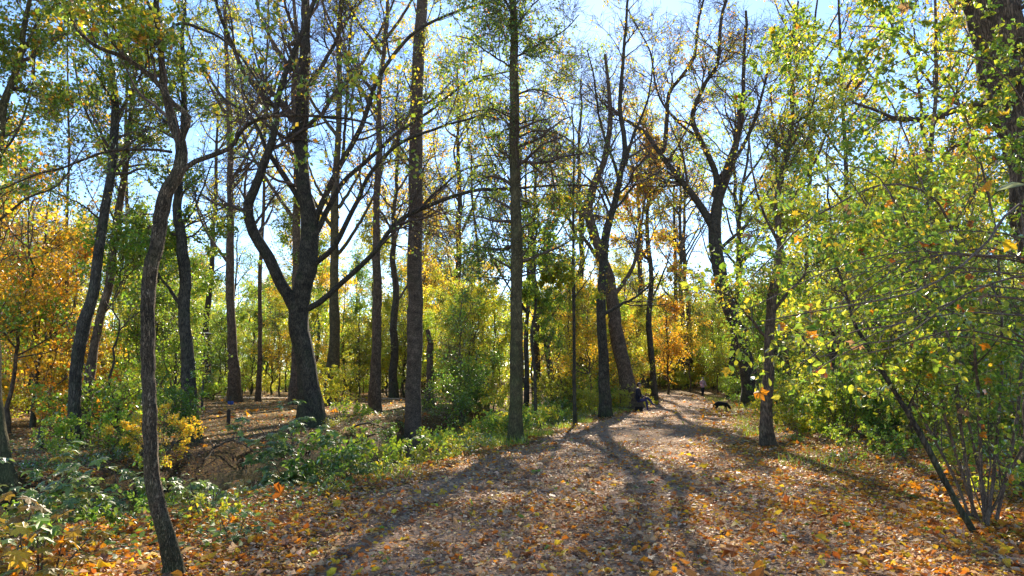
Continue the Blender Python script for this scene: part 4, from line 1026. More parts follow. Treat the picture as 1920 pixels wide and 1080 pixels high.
seed_spots = [  # u, depth, h, w, leaves, size, colours, label
    (600, 13.5, 2.0, 1.9, 640, (.10, .17), (GL, GL2, LG, YG), (4, 4, 1.5, .7), "broad glossy-leaved maple bush before the forked tree, at the stream"),
    (690, 14.5, 1.2, 1.0, 190, (.09, .15), (GL, GL2, LG), (3, 3, 1), "small glossy-leaved maple bush left of the banded tree's base"),
    (655, 12.4, .7, .9, 130, (.09, .15), (GL, GL2, LG, YG), (3, 3, 1, .5), "lower maple bush right in front of the broad glossy-leaved one"),
    (215, 10.0, 1.25, 1.4, 260, (.10, .16), (GL, GL2, LG), (4, 3, .8), "glossy green maple seedling just left of the crooked nearest tree"),
    (70, 7.6, 1.15, 1.2, 200, (.10, .16), (GL, GL2, LG, YE), (4, 3, .8, .6), "green maple seedling low at the photo's left edge"),
    (120, 6.2, .75, .8, 90, (.10, .17), (YE, (.30, .22, .03), LG, OR), (3, 3, 2, 1), "yellowing maple seedling in the bottom left corner"),
    (10, 6.6, .9, .8, 70, (.11, .17), (YE, (.34, .22, .04), GL2), (3, 3, 2), "yellow-orange maple seedling cut by the left edge"),
    (400, 9.4, .7, .9, 110, (.08, .13), (GL, GL2, LG, OR), (3, 3, 1, .3), "low green seedling right of the crooked nearest tree"),
    (160, 12.5, 1.2, 1.5, 240, (.10, .15), (GL, GL2, LG), (3, 3, 1.5), "green maple bush behind the seedlings at far left"),
    (450, 8.0, .45, .7, 60, (.06, .11), (GL2, LG, GR), (3, 2, 2), "tiny green seedling at the path's left edge by the crooked tree"),
    (760, 15.6, 1.3, .8, 120, (.08, .14), (LG, YG, GL2), (3, 2, 2), "light green seedling growing against the banded tree's foot"),
]
for k, (u, d, h, w, nl, size, cols, wts, lab) in enumerate(seed_spots):
    x = (u - 960) / F_PX * d
    seedling(lab, (x, d), h, w, 500 + k, nl, size, cols, wts)
# orange maple at far left
for k, (u, d, h, ck, lab) in enumerate([(30, 23, 1.15, 'or', "orange maple sapling at far left behind the twin trunks"), (-60, 27, 1.2, 'ye', "yellow-orange sapling at the far left edge"), (95, 30, 1.1, 'or', "orange-gold sapling left of the twin trunks, further back"), (872, 33, .85, 'gr', "deep green young tree between banded and olive-brown trunks"), (405, 52, 1.0, 'lg', "fresh green sapling far behind the mossy trunk"), (1250, 72, 1.3, 'or', "russet sapling above the bend of the path"), (1290, 80, 1.5, 'ye', "golden sapling behind the walking person"), (300, 30, 1.1, 'lg', "fresh green sapling seen behind the crooked tree"), (1560, 22, 1.0, 'yg', "yellow-green sapling deep right of the path"), (1700, 17, .9, 'lg', "light green sapling behind the arching shrub"), (1860, 16, 1.0, 'yg', "yellow-green sapling at far right behind the shrub"), (1650, 27, 1.1, 'yg', "tall yellow-green sapling right of the edge tree"), (1480, 30, 1.25, 'lg', "tall light green sapling behind the edge tree"), (1920, 19, 1.3, 'lg', "tall light green sapling at the right edge behind the massive trunk")]):
    x = (u - 960) / F_PX * d
    place(protos_sap, k, 'tree', lab, "young trees of the understory", x, d, k * 1.3, h, jit(TINT[ck], .1))
for k, (u, d, h, ck, lab) in enumerate([(1530, 21, .75, 'yg', "yellow-green bush just right of the edge tree"), (1650, 19, .8, 'lg', "light green bush low behind the leaning stem"), (1780, 18, .85, 'yg', "yellow-green bush behind the arching shrub's stems"), (1900, 15, .8, 'lg', "light green bush at the right edge behind the stems"), (1590, 20, .9, 'lg', "green bush further right of the edge tree"), (1110, 33, .45, 'yg', "low yellow-green bush between slender and leaning trunks"), (1205, 41, .5, 'yg', "small yellow-green bush behind the seated person"), (1480, 25, .8, 'yg', "yellow-green bush behind the edge tree"), (1160, 37, .4, 'yg', "tiny yellow-green bush left of the seated person"), (1350, 76, .7, 'lg', "green bush behind the walking person")]):
    x = (u - 960) / F_PX * d
    place(protos_shrub, k, 'shrub', lab, "bushes near the path", x, d, k * 1.7, h, jit(TINT[ck], .1))
print("foreground", time.time() - T0)

# ------------------------------------------------------------------ fallen leaves
rg = np.random.default_rng(91)
def litter_points(n, ylo, yhi, power, xlim=.76):
    y = ylo + (yhi - ylo) * rg.random(n) ** power
    x = rg.uniform(-xlim, xlim, n) * (y + .5)
    return x, y
def litter(n, ylo, yhi, power, size, tm, jit_):
    x, y = litter_points(n, ylo, yhi, power)
    L, Rr = ledge(y), redge(y)
    s_ = L - x; z = hgt(x, y)
    keep = (z > WATER_Z + .05) & (np.abs(s_ - soff(y)) > 1.6)
    keep &= ~((z < -.28) & (rg.random(n) < .8))
    onp = (x > L + .2) & (x < Rr - .6)
    c = np.clip((x - L) / (Rr - L), 0, 1)
    mid = onp & (c > .12) & (c < .72)
    # worn centre: fewer leaves the further along
    keep &= ~(mid & (rg.random(n) < np.clip(.22 + (y - 12) / 50 + .5 * wob(x, y * .35, .9), 0, .62)))
    keep &= ~((s_ > 8) & (rg.random(n) < .35))
    dr = noise3(np.stack([x, y, 0 * x], -1), 1.1, 3) * .6 + noise3(np.stack([x, y, 0 * x], -1), 3.7, 7) * .5
    keep &= ~(onp & (rg.random(n) < np.clip(.30 - .75 * dr, 0, .88) * (1 - .6 * ss(.55, .9, c))))
    x, y, z, mid, s_, c = x[keep], y[keep], z[keep], mid[keep], s_[keep], c[keep]
    m_ = len(x)
    cols = palette(rg, m_, (BR, TAN, PAL, RU, OR, YE, (.14, .08, .045), GR), (4, 4.5, 2.6, 2.2, 1.2, .5, 1.6, .08), .3)
    bright = palette(rg, m_, (OR, YE, RU, TAN, BR, LG, PAL), (5, 3, 3, 1.5, 1.2, .4, .5), .25)
    edge = ss(.45, .85, c) + ss(-1.2, .6, s_) * (1 - ss(6, 9, s_)) * .9
    w_ = np.clip(edge * (.75 + .5 * noise3(np.stack([x, y, 0 * x], -1), 1.7, 4)) + .10 + .25 * np.clip(noise3(np.stack([x, y, 0 * x], -1), 2.6, 9), 0, 1), 0, .9)
    pick = rg.random(m_) < w_
    cols[pick] = bright[pick]
    # far bank paler
    ax = rg.normal(size=(m_, 3)); ax[:, 2] *= .22; 
    nr = rg.normal(size=(m_, 3)) * .27 + np.array([0, 0, 1.]); 
    sz = rg.uniform(size[0], size[1], m_) * np.where(pick, 1.2, .95) * np.exp(rg.normal(0, .28, m_))
    lift = np.where(onp[keep], .02, .008)
    pos = np.stack([x, y, z + lift + rg.random(m_) * .03], -1)
    return leaves(rg, pos, nrm(ax), nrm(nr), sz, cols, tm, jit_)
Vs, Fs, Cs, off = [], [], [], 0
parts = [litter(17000, 4.2, 10, 1.0, (.04, .075), T_CURL, .10), litter(42000, 4.2, 10, 1.0, (.022, .050), T_OVATE, .09), litter(60000, 9, 18, 1.0, (.035, .07), T_DIAMOND, .08), litter(36000, 17, 34, 1.0, (.06, .10), T_DIAMOND, .08), litter(30000, 32, 75, 1.2, (.11, .2), T_DIAMOND, .08), litter(4500, 4.2, 16, 1.0, (.06, .10), T_MAPLE, .10)]
for V, F, C in parts:
    Vs.append(V); Fs.append(F + off); Cs.append(C); off += len(V)
o = link("leaf_litter", mesh_from("leaf_litter", np.vstack(Vs), np.vstack(Fs), M_DEAD, np.vstack(Cs), smooth=False), None, "stuff")
tag(o, "carpet of fallen brown, tan and orange leaves over path and wood floor", "fallen leaves")
# the nearest, largest single leaves
NAMES = {0: ("bright orange", (.55, .22, .02)), 1: ("golden yellow", (.60, .40, .03)), 2: ("rust red", (.34, .10, .02)), 3: ("yellow-green", (.32, .32, .05))}
cnt = 0
while cnt < 290:
    y = 4.6 + 9 * rg.random() ** 1.6; x = rg.uniform(-.68, .70) * y
    L = ledge(y); s_ = L - x
    if s_ > 1.6 or hgt(x, y) < -.3: continue
    c = (x - L) / (redge(y) - L)
    if c < .55 and rg.random() < .55: continue
    k = int(rg.choice(4, p=[.42, .36, .16, .06]))
    o = bpy.data.objects.new("fallen_leaf", ME_MAPLE_D[cnt % 6]); COL.objects.link(o)
    z = float(hgt(x, y)) + .045
    ax = rg.normal(size=3); ax[2] *= .3; nr = rg.normal(size=3) * .4 + np.array([0, 0, 1.])
    o.matrix_world = frame_matrix((x, y, z), ax / np.linalg.norm(ax), nr / np.linalg.norm(nr), float(rg.uniform(.06, .10)))
    o.color = (*jit(NAMES[k][1], .15), 1)
    where = "on the near path" if c < .8 and c > 0 else ("at the near path's left edge" if c <= 0 else "on the leaf carpet at near right")
    tag(o, "%s fallen leaf lying %s" % (NAMES[k][0], where), "leaf", "%s fallen leaves %s" % (NAMES[k][0], where))
    cnt += 1

# small fallen twigs over the path
nt_ = 900; y = 4.5 + 14 * rg.random(nt_) ** 1.2; x = rg.uniform(-.7, .72, nt_) * y; k = (ledge(y) - x) < 1.2; x, y = x[k], y[k]; nt_ = len(x)
ang = rg.uniform(0, 6.28, nt_); ln_ = rg.uniform(.06, .28, nt_); st_ = np.linspace(-.5, .5, 4)
P = np.stack([x[:, None] + np.cos(ang)[:, None] * st_ * ln_[:, None], y[:, None] + np.sin(ang)[:, None] * st_ * ln_[:, None], np.zeros((nt_, 4))], -1); P[:, :, :2] += rg.normal(0, .008, (nt_, 4, 2)); P[:, :, 2] = hgt(P[:, :, 0], P[:, :, 1]) + rg.uniform(.03, .06, (nt_, 1))
V, F = tubes(P, np.broadcast_to(rg.uniform(.0015, .004, (nt_, 1)), (nt_, 4)), 3)
tag(link("fallen_twigs", mesh_from("fallen_twigs", V, F, M_TWIG), None, "stuff"), "small dry twigs scattered among the fallen leaves on the path", "twigs")
# grass and low ground cover
def grass(n, fn, size, cols, wts, name, label):
    x, y = fn(n); z = hgt(x, y); k = z > WATER_Z - .02; x, y, z = x[k], y[k], z[k]; n = len(x)
    ax = rg.normal(size=(n, 3)) * .38 + np.array([0, 0, 1.]); nr = rg.normal(size=(n, 3)); nr[:, 2] *= .2
    tm = tmpl([(-.035, 0, 0), (.035, 0, 0), (.02, .55, .05), (0, 1, .22), (-.02, .55, .05)], [(0, 1, 2), (0, 2, 4), (4, 2, 3)])
    V, F, C = leaves(rg, np.stack([x, y, z - .01], -1), nrm(ax), nrm(nr), rg.uniform(size[0], size[1], n), palette(rg, n, cols, wts), tm)
    o = link(name, mesh_from(name, V, F, M_LEAF, C, smooth=False), None, "stuff"); tag(o, label, "grass")
def verge_l(n):
    y = 10 + 45 * rg.random(n) ** 1.1; x = ledge(y) - np.abs(rg.normal(0, 1, n)) * 1.1 - .05 + .3 * np.sin(y * 2.1); k = (wob(x, y, 1.1) > .02) & ((y > 15) | (rg.random(n) < .4)); return x[k], y[k]
def verge_r(n):
    y = 13 + 55 * rg.random(n); x = redge(y) + np.abs(rg.normal(0, 1, n)) * .9 - .3 + .3 * np.sin(y * 1.7); k = wob(x + 5, y, 1.2) > .05; return x[k], y[k]
grass(20000, verge_l, (.08, .26), (YG, LG, GR), (2, 3, 2), "grass", "tufts of grass along the path's left edge and stream bank")
grass(4500, verge_r, (.10, .30), (YG, LG, GR), (2, 3, 2), "grass", "tufts of grass along the path's right edge")
def bank_cover(n):
    y = 7 + 40 * rg.random(n) ** 1.1; s_ = rg.uniform(.3, 13, n); x = ledge(y) - s_; u = 960 + x / y * F_PX; k = (noise3(np.stack([x, y, 0 * x], -1), .9, 5) > -.15) & ~((u > 370) & (u < 560) & (s_ > 2.5) & (rg.random(n) < .85)) & (np.abs(s_ - soff(y)) > 1.5); return x[k], y[k]
x, y = bank_cover(20000); z = hgt(x, y); n = len(x)
ax = rg.normal(size=(n, 3)); ax[:, 2] *= .3; nr = rg.normal(size=(n, 3)) * .4 + np.array([0, 0, 1.])
V, F, C = leaves(rg, np.stack([x, y, z + rg.uniform(.02, .22, n)], -1), nrm(ax), nrm(nr), rg.uniform(.05, .10, n), palette(rg, n, (GR, GL, GL2, LG), (3, 3, 3, 1.5)), T_OVATE)
o = link("ground_cover", mesh_from("ground_cover", V, F, M_GLOSSLEAF, C, smooth=False), None, "stuff"); tag(o, "low green ground cover leaves on both stream banks", "ground cover")
print("litter", time.time() - T0)

# ------------------------------------------------------------------ fallen branches on the banks
def stick(label, pts, r0, r1, mat, seed, twn=5):
    rg_ = np.random.default_rng(seed); p = np.array(pts, float); org = p[0].copy()
    root = thing("fallen_branch", label, "branch", org)
    q = resample(p - org, 18) + np.cumsum(rg_.normal(0, .01, (18, 3)), axis=0); rr = np.linspace(r0, r1, 18)
    V, F = tubes(q[None], rr[None], 8, .12, rg_); link("limb", mesh_from("limb", V, F, mat), root)
    if twn:
        B, Rb = grow(rg_, q[None], rr[None], twn, (.3, .9), K=6, wobble=.2, rmin=.004); V, F = tubes(B, Rb, 4); link("twigs", mesh_from("twigs", V, F, M_TWIG), root, "stuff")
def gp(u, v, dz=0.0):
    p = ground_hit(u, v); p[2] = float(hgt(p[0], p[1])) + dz; return p
M_DEADWOOD = bark_mat("bleached_wood", (.08, .06, .04), (.26, .20, .15), zs=.15, scale=20, bump=.4, moss_amt=.1)
stick("pale bleached stick standing out of the dark stream bank", [gp(447, 925, -.05), gp(447, 925) + [.03, .02, .2], gp(447, 925) + [.11, .05, .38], gp(447, 925) + [.10, .1, .55]], .035, .014, M_DEADWOOD, 81, 4)
stick("reddish thin branch lying down the far stream bank", [gp(392, 835, .1), gp(400, 860, .25), gp(385, 885, .25)], .025, .012, M_BARK_BROWN, 82, 6)
stick("brown branch lying across the brush on the far bank", [gp(400, 855, .2), gp(440, 850, .3), gp(480, 862, .15)], .03, .012, M_BARK_BROWN, 83, 8)
stick("long dark branch fallen along the far bank under the forked tree", [gp(470, 835, .1), gp(520, 830, .3), gp(575, 838, .12)], .05, .02, M_BARK_DARK, 84, 8)
stick("dark branch at the water's edge behind the banded tree", [gp(650, 810, .05), gp(690, 805, .25), gp(740, 812, .1)], .04, .015, M_BARK_BROWN, 85, 8)

rgb_ = np.random.default_rng(99); nb_ = 420
yb = rgb_.uniform(15.5, 24, nb_); xb = ledge(yb) - soff(yb) - rgb_.uniform(1.6, 3.6, nb_); zb_ = hgt(xb, yb); kb = zb_ > WATER_Z - .05; xb, yb, zb_ = xb[kb], yb[kb], zb_[kb]; nb_ = len(xb)
P = np.empty((nb_, 6, 3)); P[:, 0] = np.stack([xb, yb, zb_ - .02], -1); d = nrm(np.stack([rgb_.normal(.3, .6, nb_), rgb_.normal(-.2, .5, nb_), rgb_.uniform(.2, 1.0, nb_)], -1)); l_ = rgb_.uniform(.3, 1.0, nb_)[:, None] / 5
for k in range(1, 6):
    d = nrm(d + rgb_.normal(size=(nb_, 3)) * .15 + np.array([0, 0, -.16])); P[:, k] = P[:, k - 1] + d * l_
P[:, 1:, 2] = np.maximum(P[:, 1:, 2], hgt(P[:, 1:, 0], P[:, 1:, 1]) + .01)
V, F = tubes(P, rgb_.uniform(.003, .009, (nb_, 1)) * np.linspace(1, .4, 6)[None], 4)
tag(link("dry_brush", mesh_from("dry_brush", V, F, M_TWIGLIT), None, "stuff"), "tangle of dry brown stems hanging over the far stream bank", "brush")
# ------------------------------------------------------------------ posts, lamp, sign, bench
def bm_obj(name, fn, mat, parent=None):
    bm = bmesh.new(); fn(bm); me = bpy.data.meshes.new(name); bm.to_mesh(me); bm.free(); me.materials.append(mat)
    return link(name, me, parent)
def add_box(bm, c, s_, bev=.0, rot=None):
    r = bmesh.ops.create_cube(bm, size=1.0); vs = r['verts']
    for v in vs: v.co = Vector((v.co.x * s_[0], v.co.y * s_[1], v.co.z * s_[2]))
    if bev: bmesh.ops.bevel(bm, geom=list({e for v in vs for e in v.link_edges}), offset=bev, segments=2, affect='EDGES')
    vv = [v for v in bm.verts if not v.tag]
    for v in vv:
        if rot is not None: v.co = rot @ v.co
        v.co += Vector(c); v.tag = True
def add_cyl(bm, z0, z1, r0, r1, seg=14, cx=0, cy=0):
    r = bmesh.ops.create_cone(bm, cap_ends=True, segments=seg, radius1=r0, radius2=r1, depth=z1 - z0)
    for v in r['verts']: v.co += Vector((cx, cy, (z0 + z1) / 2)); v.tag = True
M_POST = plain_mat("post_wood", (.035, .028, .022)); M_METAL = plain_mat("lamp_metal", (.05, .055, .05), .5, metal=.4); M_GLASSW = plain_mat("lamp_glass", (.55, .55, .5), .3, var=.05)
M_BLUE = plain_mat("blue_paint", (.02, .07, .30), .5, var=.1)
for (u, v, d, hh, lab) in [(75, 843, None, .5, "short dark wooden post left of the twin trunks"), (428, 797, None, .55, "short dark wooden post on the far bank left of the forked tree")]:
    p = gp(u, v)
    t = thing("wooden_post", lab, "post", (p[0], p[1], p[2]), "posts on the far bank")
    def post_fn(bm, hh=hh): add_cyl(bm, -.2, hh, .075, .07, 12)
    bm_obj("shaft", post_fn, M_POST, t)
    def cap_fn(bm, hh=hh): add_cyl(bm, hh - .001, hh + .05, .072, .03, 12)
    bm_obj("cap", cap_fn, M_POST, t)
p = at(378., 772., 41.); zb = float(hgt(p[0], p[1]))
t = thing("street_lamp", "slim dark lamp post with flat head beyond the stream at left", "lamp", (p[0], p[1], zb))
bm_obj("pole", lambda bm: (add_cyl(bm, -.2, .8, .07, .06), add_cyl(bm, .8, 4.0, .048, .038)), M_METAL, t)
hd = bm_obj("lamp_head", lambda bm: (add_cyl(bm, 3.98, 4.06, .10, .42, 20), add_cyl(bm, 4.06, 4.13, .42, .12, 20)), M_METAL, t)
bm_obj("lamp_glass", lambda bm: add_cyl(bm, 3.86, 3.985, .07, .11, 16), M_GLASSW, hd)
p = at(433., 742., 46.); zb = float(hgt(p[0], p[1]))
t = thing("blue_sign", "tiny blue panel on a post far beyond the stream", "sign", (p[0], p[1], zb))
bm_obj("panel", lambda bm: add_box(bm, (0, 0, .72), (.36, .05, .42), .01), M_BLUE, t)
bm_obj("post", lambda bm: add_cyl(bm, -.2, .52, .03, .03, 10), M_METAL, t)

# ------------------------------------------------------------------ people and dog
def skin_mesh(name, verts, edges, radii, root_i, mats, pick, sub=2):
    me = bpy.data.meshes.new(name + "_skel"); me.from_pydata(verts, edges, []); me.update()
    o = bpy.data.objects.new(name + "_skel", me); COL.objects.link(o)
    o.modifiers.new("skin", 'SKIN'); 
    if not me.skin_vertices: 
        bpy.context.view_layer.objects.active = o
    sv = me.skin_vertices[0].data
    for i, r in enumerate(radii):
        sv[i].radius = (r, r) if not hasattr(r, '__len__') else r
        sv[i].use_root = (i == root_i)
    sm_ = o.modifiers.new("sub", 'SUBSURF'); sm_.levels = sub; sm_.render_levels = sub
    dg = bpy.context.evaluated_depsgraph_get()
    nm = bpy.data.meshes.new_from_object(o.evaluated_get(dg)); nm.name = name
    bpy.data.objects.remove(o)
    nm.materials.clear()
    for m_ in mats: nm.materials.append(m_)
    for p_ in nm.polygons:
        p_.use_smooth = True; p_.material_index = pick(p_.center)
    return nm
M_SKIN = plain_mat("skin", (.42, .25, .18), .6, var=.08); M_TROUS = plain_mat("dark_trousers", (.02, .022, .03), .9); M_LILAC = plain_mat("lilac_jacket", (.58, .38, .44), .85, var=.15)
M_HAIRW = plain_mat("white_hair", (.62, .56, .50), .8, var=.1); M_PACK = plain_mat("grey_backpack", (.12, .11, .15), .85, var=.15); M_SHOE = plain_mat("shoes", (.06, .03, .025), .7)
M_NAVY = plain_mat("navy_clothes", (.012, .012, .022), .9); M_JEAN = plain_mat("indigo_jeans", (.03, .03, .10), .9); M_HAIRD = plain_mat("dark_hair", (.015, .012, .010), .7)
M_BLACKFUR = plain_mat("black_fur", (.007, .006, .005), .95, nscale=60); M_TANFUR = plain_mat("tan_fur", (.10, .055, .025), .7, nscale=60)

def hand(name, parent, p, d, s=1.0):
    """small hand: palm and five fingers, built as short tapered tubes; p wrist, d pointing direction"""
    d = Vector(d).normalized(); sx = d.cross(Vector((0, 1, .2))).normalized(); nz = sx.cross(d)
    P, Rr = [], []
    w = Vector(p)
    P.append([w, w + d * .045 * s, w + d * .09 * s]); Rr.append([.024, .034, .028])
    for i, (o_, l) in enumerate([(-.026, .075), (-.009, .088), (.009, .082), (.026, .064)]):
        b = w + d * .08 * s + sx * o_ * s
        P.append([b, b + (d * l * .55 + nz * .012) * s, b + (d * l * .85 + nz * .035) * s]); Rr.append([.010, .009, .006])
    b = w + d * .025 * s - sx * .028 * s
    P.append([b, b + (d * .035 - sx * .025) * s, b + (d * .065 - sx * .03 + nz * .015) * s]); Rr.append([.012, .010, .007])
    V, F = tubes(np.array([[list(v) for v in q] for q in P]), np.array(Rr) * s, 6)
    return link(name, mesh_from(name, V, F, M_SKIN), parent)
def head_parts(t, c, yaw, hair_mat, hair_len):
    """head with face facing local yaw direction; c = head centre"""
    R_ = Matrix.Rotation(yaw, 4, 'Z'); h = .115
    def shape(bm):
        bmesh.ops.create_uvsphere(bm, u_segments=18, v_segments=14, radius=1)
        for v in bm.verts:
            x, y, z = v.co
            jaw = 1 - .28 * max(0, -z) ** 1.3
            v.co = Vector((x * .078 * jaw, (y * .098 - .012 * max(0, -z)) * (1 if y < 0 else jaw), z * h))
        for (a, b, cz, r) in ((0, -.100, -.015, .016), (-.078, 0, 0, .02), (.078, 0, 0, .02), (0, -.094, -.055, .018)):
            q = bmesh.ops.create_icosphere(bm, subdivisions=1, radius=r)
            for v in q['verts']: v.co = Vector((v.co.x * (.6 if a else 1.0), v.co.y, v.co.z * (1.3 if a or cz > -.05 else .35))) + Vector((a, b, cz))
        for v in bm.verts: v.co = R_ @ v.co + Vector(c)
    hd = bm_obj("head", shape, M_SKIN, t)
    def eyes(bm):
        for sx in (-.03, .03):
            q = bmesh.ops.create_icosphere(bm, subdivisions=1, radius=.011)
            for v in q['verts']: v.co = R_ @ (v.co + Vector((sx, -.090, .012))) + Vector(c)
    bm_obj("eyes", eyes, M_HAIRD, hd)
    def hair(bm):
        bmesh.ops.create_uvsphere(bm, u_segments=18, v_segments=14, radius=1)
        kill = []
        for v in bm.verts:
            x, y, z = v.co
            if z < -.25 - hair_len or (y < -.35 and z < .35): kill.append(v)
            n_ = 1 + .05 * math.sin(9 * x + 7 * z) + .04 * math.sin(13 * y)
            v.co = Vector((x * .090 * n_, y * .112 * n_ + .006, z * .128 * n_))
        bmesh.ops.delete(bm, geom=kill, context='VERTS')
        for v in bm.verts: v.co = R_ @ v.co + Vector(c)
    bm_obj("hair", hair, hair_mat, hd)

# walking person (seen from behind, on the path)
pw_ = ground_hit(1318, 745)
zb = float(hgt(pw_[0], pw_[1])) + .012
t = thing("person", "walking person with white hair, pale pink jacket and dark trousers, on the path", "person", (pw_[0], pw_[1], zb), rz=R(12))
V_ = [(0, 0, .95), (0, -.01, 1.12), (0, -.03, 1.32), (0, -.04, 1.45), (0, -.05, 1.56),
      (-.10, 0, .90), (-.10, -.12, .50), (-.10, -.02, .09), (-.10, -.17, .05),
      (.10, 0, .90), (.11, .06, .50), (.11, .20, .12), (.11, .08, .05),
      (-.19, -.03, 1.40), (-.25, -.02, 1.16), (-.22, -.16, .97), (.19, -.03, 1.40), (.26, -.05, 1.16), (.24, -.24, 1.02)]
E_ = [(0, 1), (1, 2), (2, 3), (3, 4), (0, 5), (5, 6), (6, 7), (7, 8), (0, 9), (9, 10), (10, 11), (11, 12), (3, 13), (13, 14), (14, 15), (3, 16), (16, 17), (17, 18)]
r_ = [(.17, .13), (.16, .125), (.19, .13), (.15, .10), .055, .105, .072, .045, .04, .105, .072, .045, .04, .085, .058, .042, .085, .058, .042]
def pk(c): return 2 if c.z < .10 else (1 if c.z < .88 and abs(c.x) < .19 and c.y > -.14 - .2 * (c.z < .7) else (3 if c.z > 1.50 else 0))
link("body", skin_mesh("body", V_, E_, r_, 0, [M_LILAC, M_TROUS, M_SHOE, M_SKIN], pk), t)
head_parts(t, (0, -.07, 1.665), R(180), M_HAIRW, .45)
hand("hand", t, (-.22, -.17, .965), (0, -.35, -1)); hand("hand", t, (.24, -.25, 1.015), (0, -.6, -.8))
bm_obj("backpack", lambda bm: add_box(bm, (0, -.215, 1.22), (.30, .15, .40), .05), M_PACK, t)
# dog nosing the leaves
pd = ground_hit(1352, 771)
zb = float(hgt(pd[0], pd[1])) + .015
t = thing("dog", "black dog sniffing the leaves at the path's right side", "dog", (pd[0], pd[1], zb), rz=R(-8), sc=.72)
V_ = [(-.30, 0, .50), (-.05, 0, .49), (.22, 0, .48), (.38, 0, .46), (.50, 0, .33), (.58, 0, .22), (.68, 0, .12),          # 0 hip..nose
      (-.34, .09, .42), (-.24, .10, .29), (-.40, .10, .18), (-.37, .10, .03), (-.31, .10, .02),
      (-.34, -.09, .42), (-.20, -.10, .29), (-.33, -.10, .18), (-.30, -.10, .03), (-.24, -.10, .02),
      (.30, .10, .36), (.27, .10, .20), (.31, .10, .03), (.37, .10, .02),
      (.33, -.10, .36), (.35, -.10, .20), (.37, -.10, .03), (.43, -.10, .02),
      (-.44, 0, .46), (-.50, 0, .30), (-.58, 0, .17), (-.70, 0, .13), (-.80, 0, .15)]
E_ = [(0, 1), (1, 2), (2, 3), (3, 4), (4, 5), (5, 6), (0, 7), (7, 8), (8, 9), (9, 10), (10, 11), (0, 12), (12, 13), (13, 14), (14, 15), (15, 16), (2, 17), (17, 18), (18, 19), (19, 20), (2, 21), (21, 22), (22, 23), (23, 24), (0, 25), (25, 26), (26, 27), (27, 28), (28, 29)]
r_ = [.15, .15, .185, .135, .10, .095, .045, .085, .06, .032, .024, .026, .085, .06, .032, .024, .026, .07, .038, .026, .028, .07, .038, .026, .028, .045, .032, .026, .022, .014]
body = link("body", skin_mesh("body", V_, E_, r_, 1, [M_BLACKFUR, M_TANFUR], lambda c: 1 if (c.z < .16 and c.x < .45 and c.x > -.45) else 0), t)
for sg in (-1, 1):
    bm_obj("ear", lambda bm, sg=sg: add_box(bm, (.535, sg * .075, .255), (.05, .02, .11), .008, Matrix.Rotation(sg * .5, 3, 'X')), M_BLACKFUR, t)
# seated person on a dark bench
pb = ground_hit(1198, 772)
zb = float(hgt(pb[0], pb[1]))
tb = thing("bench", "dark low wooden bench at the path's left edge under the seated person", "bench", (pb[0], pb[1], zb), rz=R(62))
for k in range(3): bm_obj("seat_plank", lambda bm, k=k: add_box(bm, (0, -.14 + .14 * k, .43), (1.3, .125, .04), .006), M_POST, tb)
for sg in (-1, 1): bm_obj("leg", lambda bm, sg=sg: add_box(bm, (sg * .5, 0, .17), (.10, .36, .478), .008), M_POST, tb)
t = thing("person", "seated person in dark clothes, legs crossed, on the bench left of the path", "person", (pb[0], pb[1], zb), rz=R(62))
V_ = [(0, .02, .54), (0, .05, .72), (0, .04, .94), (0, .02, 1.06), (0, 0, 1.16),
      (-.10, 0, .53), (-.11, -.42, .56), (-.10, -.46, .10), (-.10, -.62, .05),
      (.10, 0, .53), (.06, -.44, .66), (-.08, -.72, .36), (-.12, -.86, .34),
      (-.19, .03, 1.01), (-.24, -.05, .76), (-.10, -.25, .68), (.19, .03, 1.01), (.24, -.05, .76), (.10, -.27, .72)]
E_ = [(0, 1), (1, 2), (2, 3), (3, 4), (0, 5), (5, 6), (6, 7), (7, 8), (0, 9), (9, 10), (10, 11), (11, 12), (3, 13), (13, 14), (14, 15), (3, 16), (16, 17), (17, 18)]
r_ = [(.17, .13), (.155, .12), (.18, .125), (.14, .10), .052, .095, .075, .045, .04, .095, .075, .045, .04, .08, .056, .04, .08, .056, .04]
def pk2(c): return 2 if (c.z < .09 or c.y < -.78) else (1 if (c.y < -.13 and c.z < .67 and abs(c.x) < .22) or c.z < .5 else (3 if c.z > 1.11 else 0))
link("body", skin_mesh("body", V_, E_, r_, 0, [M_NAVY, M_JEAN, M_SHOE, M_SKIN], pk2), t)
head_parts(t, (0, -.03, 1.265), R(0), M_HAIRD, .3)
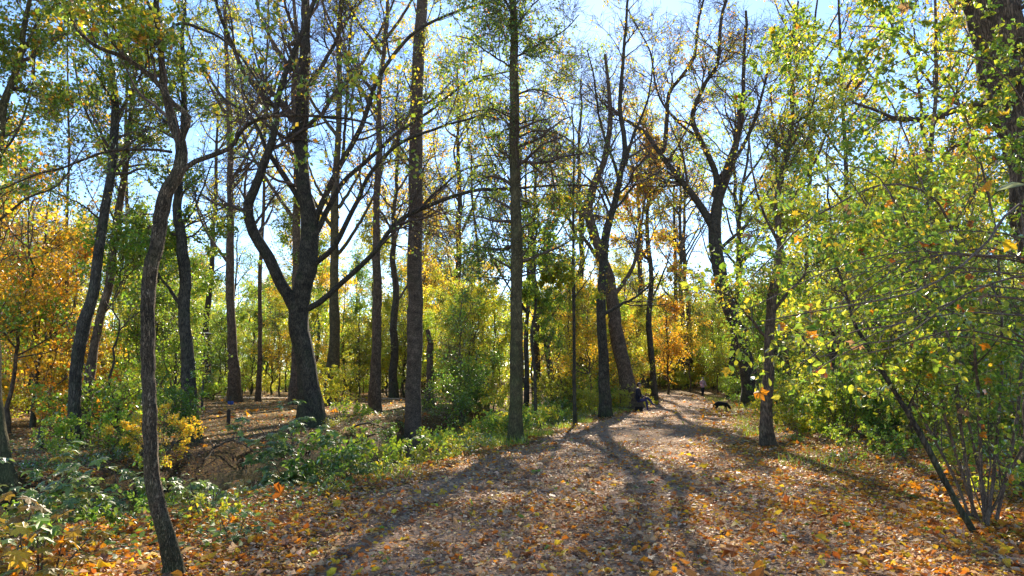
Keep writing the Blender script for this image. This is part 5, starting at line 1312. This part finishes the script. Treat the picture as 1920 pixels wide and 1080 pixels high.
hand("hand", t, (-.10, -.25, .68), (.6, -.5, -.1)); hand("hand", t, (.10, -.27, .72), (-.6, -.4, 0))
# each repeated tree, sapling, bush and plant is told apart by the landmark trunks it stands between and by its distance
MARKS = [(-999, "left edge"), (30, "edge trunk"), (150, "twin trunks"), (285, "crooked nearest tree"), (345, "mossy trunk"), (580, "forked tree"), (778, "banded tree"), (966, "olive-brown tree"), (1076, "pole-straight tree"), (1135, "slender dark tree"), (1260, "path's bend"), (1400, "spreading tree"), (1450, "edge tree"), (1700, "arching shrub"), (1880, "massive trunk"), (9999, "right edge")]
ORD = ["nearest", "second nearest", "third nearest", "fourth nearest", "fifth nearest", "sixth nearest", "seventh nearest", "eighth nearest", "ninth nearest", "tenth nearest", "eleventh nearest", "twelfth nearest", "thirteenth nearest", "fourteenth nearest", "fifteenth nearest"]
buckets = {}
for (o_, kind, x, y, cw, lab) in GENERIC:
    u = 960 + x / y * F_PX
    k = next(j for j in range(len(MARKS) - 1) if MARKS[j][0] <= u < MARKS[j + 1][0])
    low = lab.startswith('low ')
    kw = ({'near s': "near-bank", 'far st': "far-bank", "path's": "verge-side"}[lab.split(' on the ')[1][:6]] + " %s plant" if low else ("%s woodland tree" if lab.startswith('far') else ("%s sapling" if 'sapling' in lab else "%s shrub"))) % cw
    reg = ""
    buckets.setdefault((kw, reg, k), []).append((y, o_))
for (kw, reg, k), lst in buckets.items():
    lst.sort(key=lambda q: q[0])
    pl_ = ("between %s and %s" % (MARKS[k][1], MARKS[k + 1][1])) if not reg else ("%s, between %s and %s" % (reg.strip(), MARKS[k][1], MARKS[k + 1][1]))
    for r_i, (y, o_) in enumerate(lst):
        o_["label"] = "%s %s%s" % (kw, pl_, (", " + (ORD[r_i] if r_i < len(ORD) else "farthest of them")) if len(lst) > 1 else "")
for p_ in list(protos_tall + protos_sap + protos_shrub + protos_herb):
    if p_.name not in used: 
        for ch in list(p_.children): bpy.data.objects.remove(ch)
        bpy.data.objects.remove(p_)
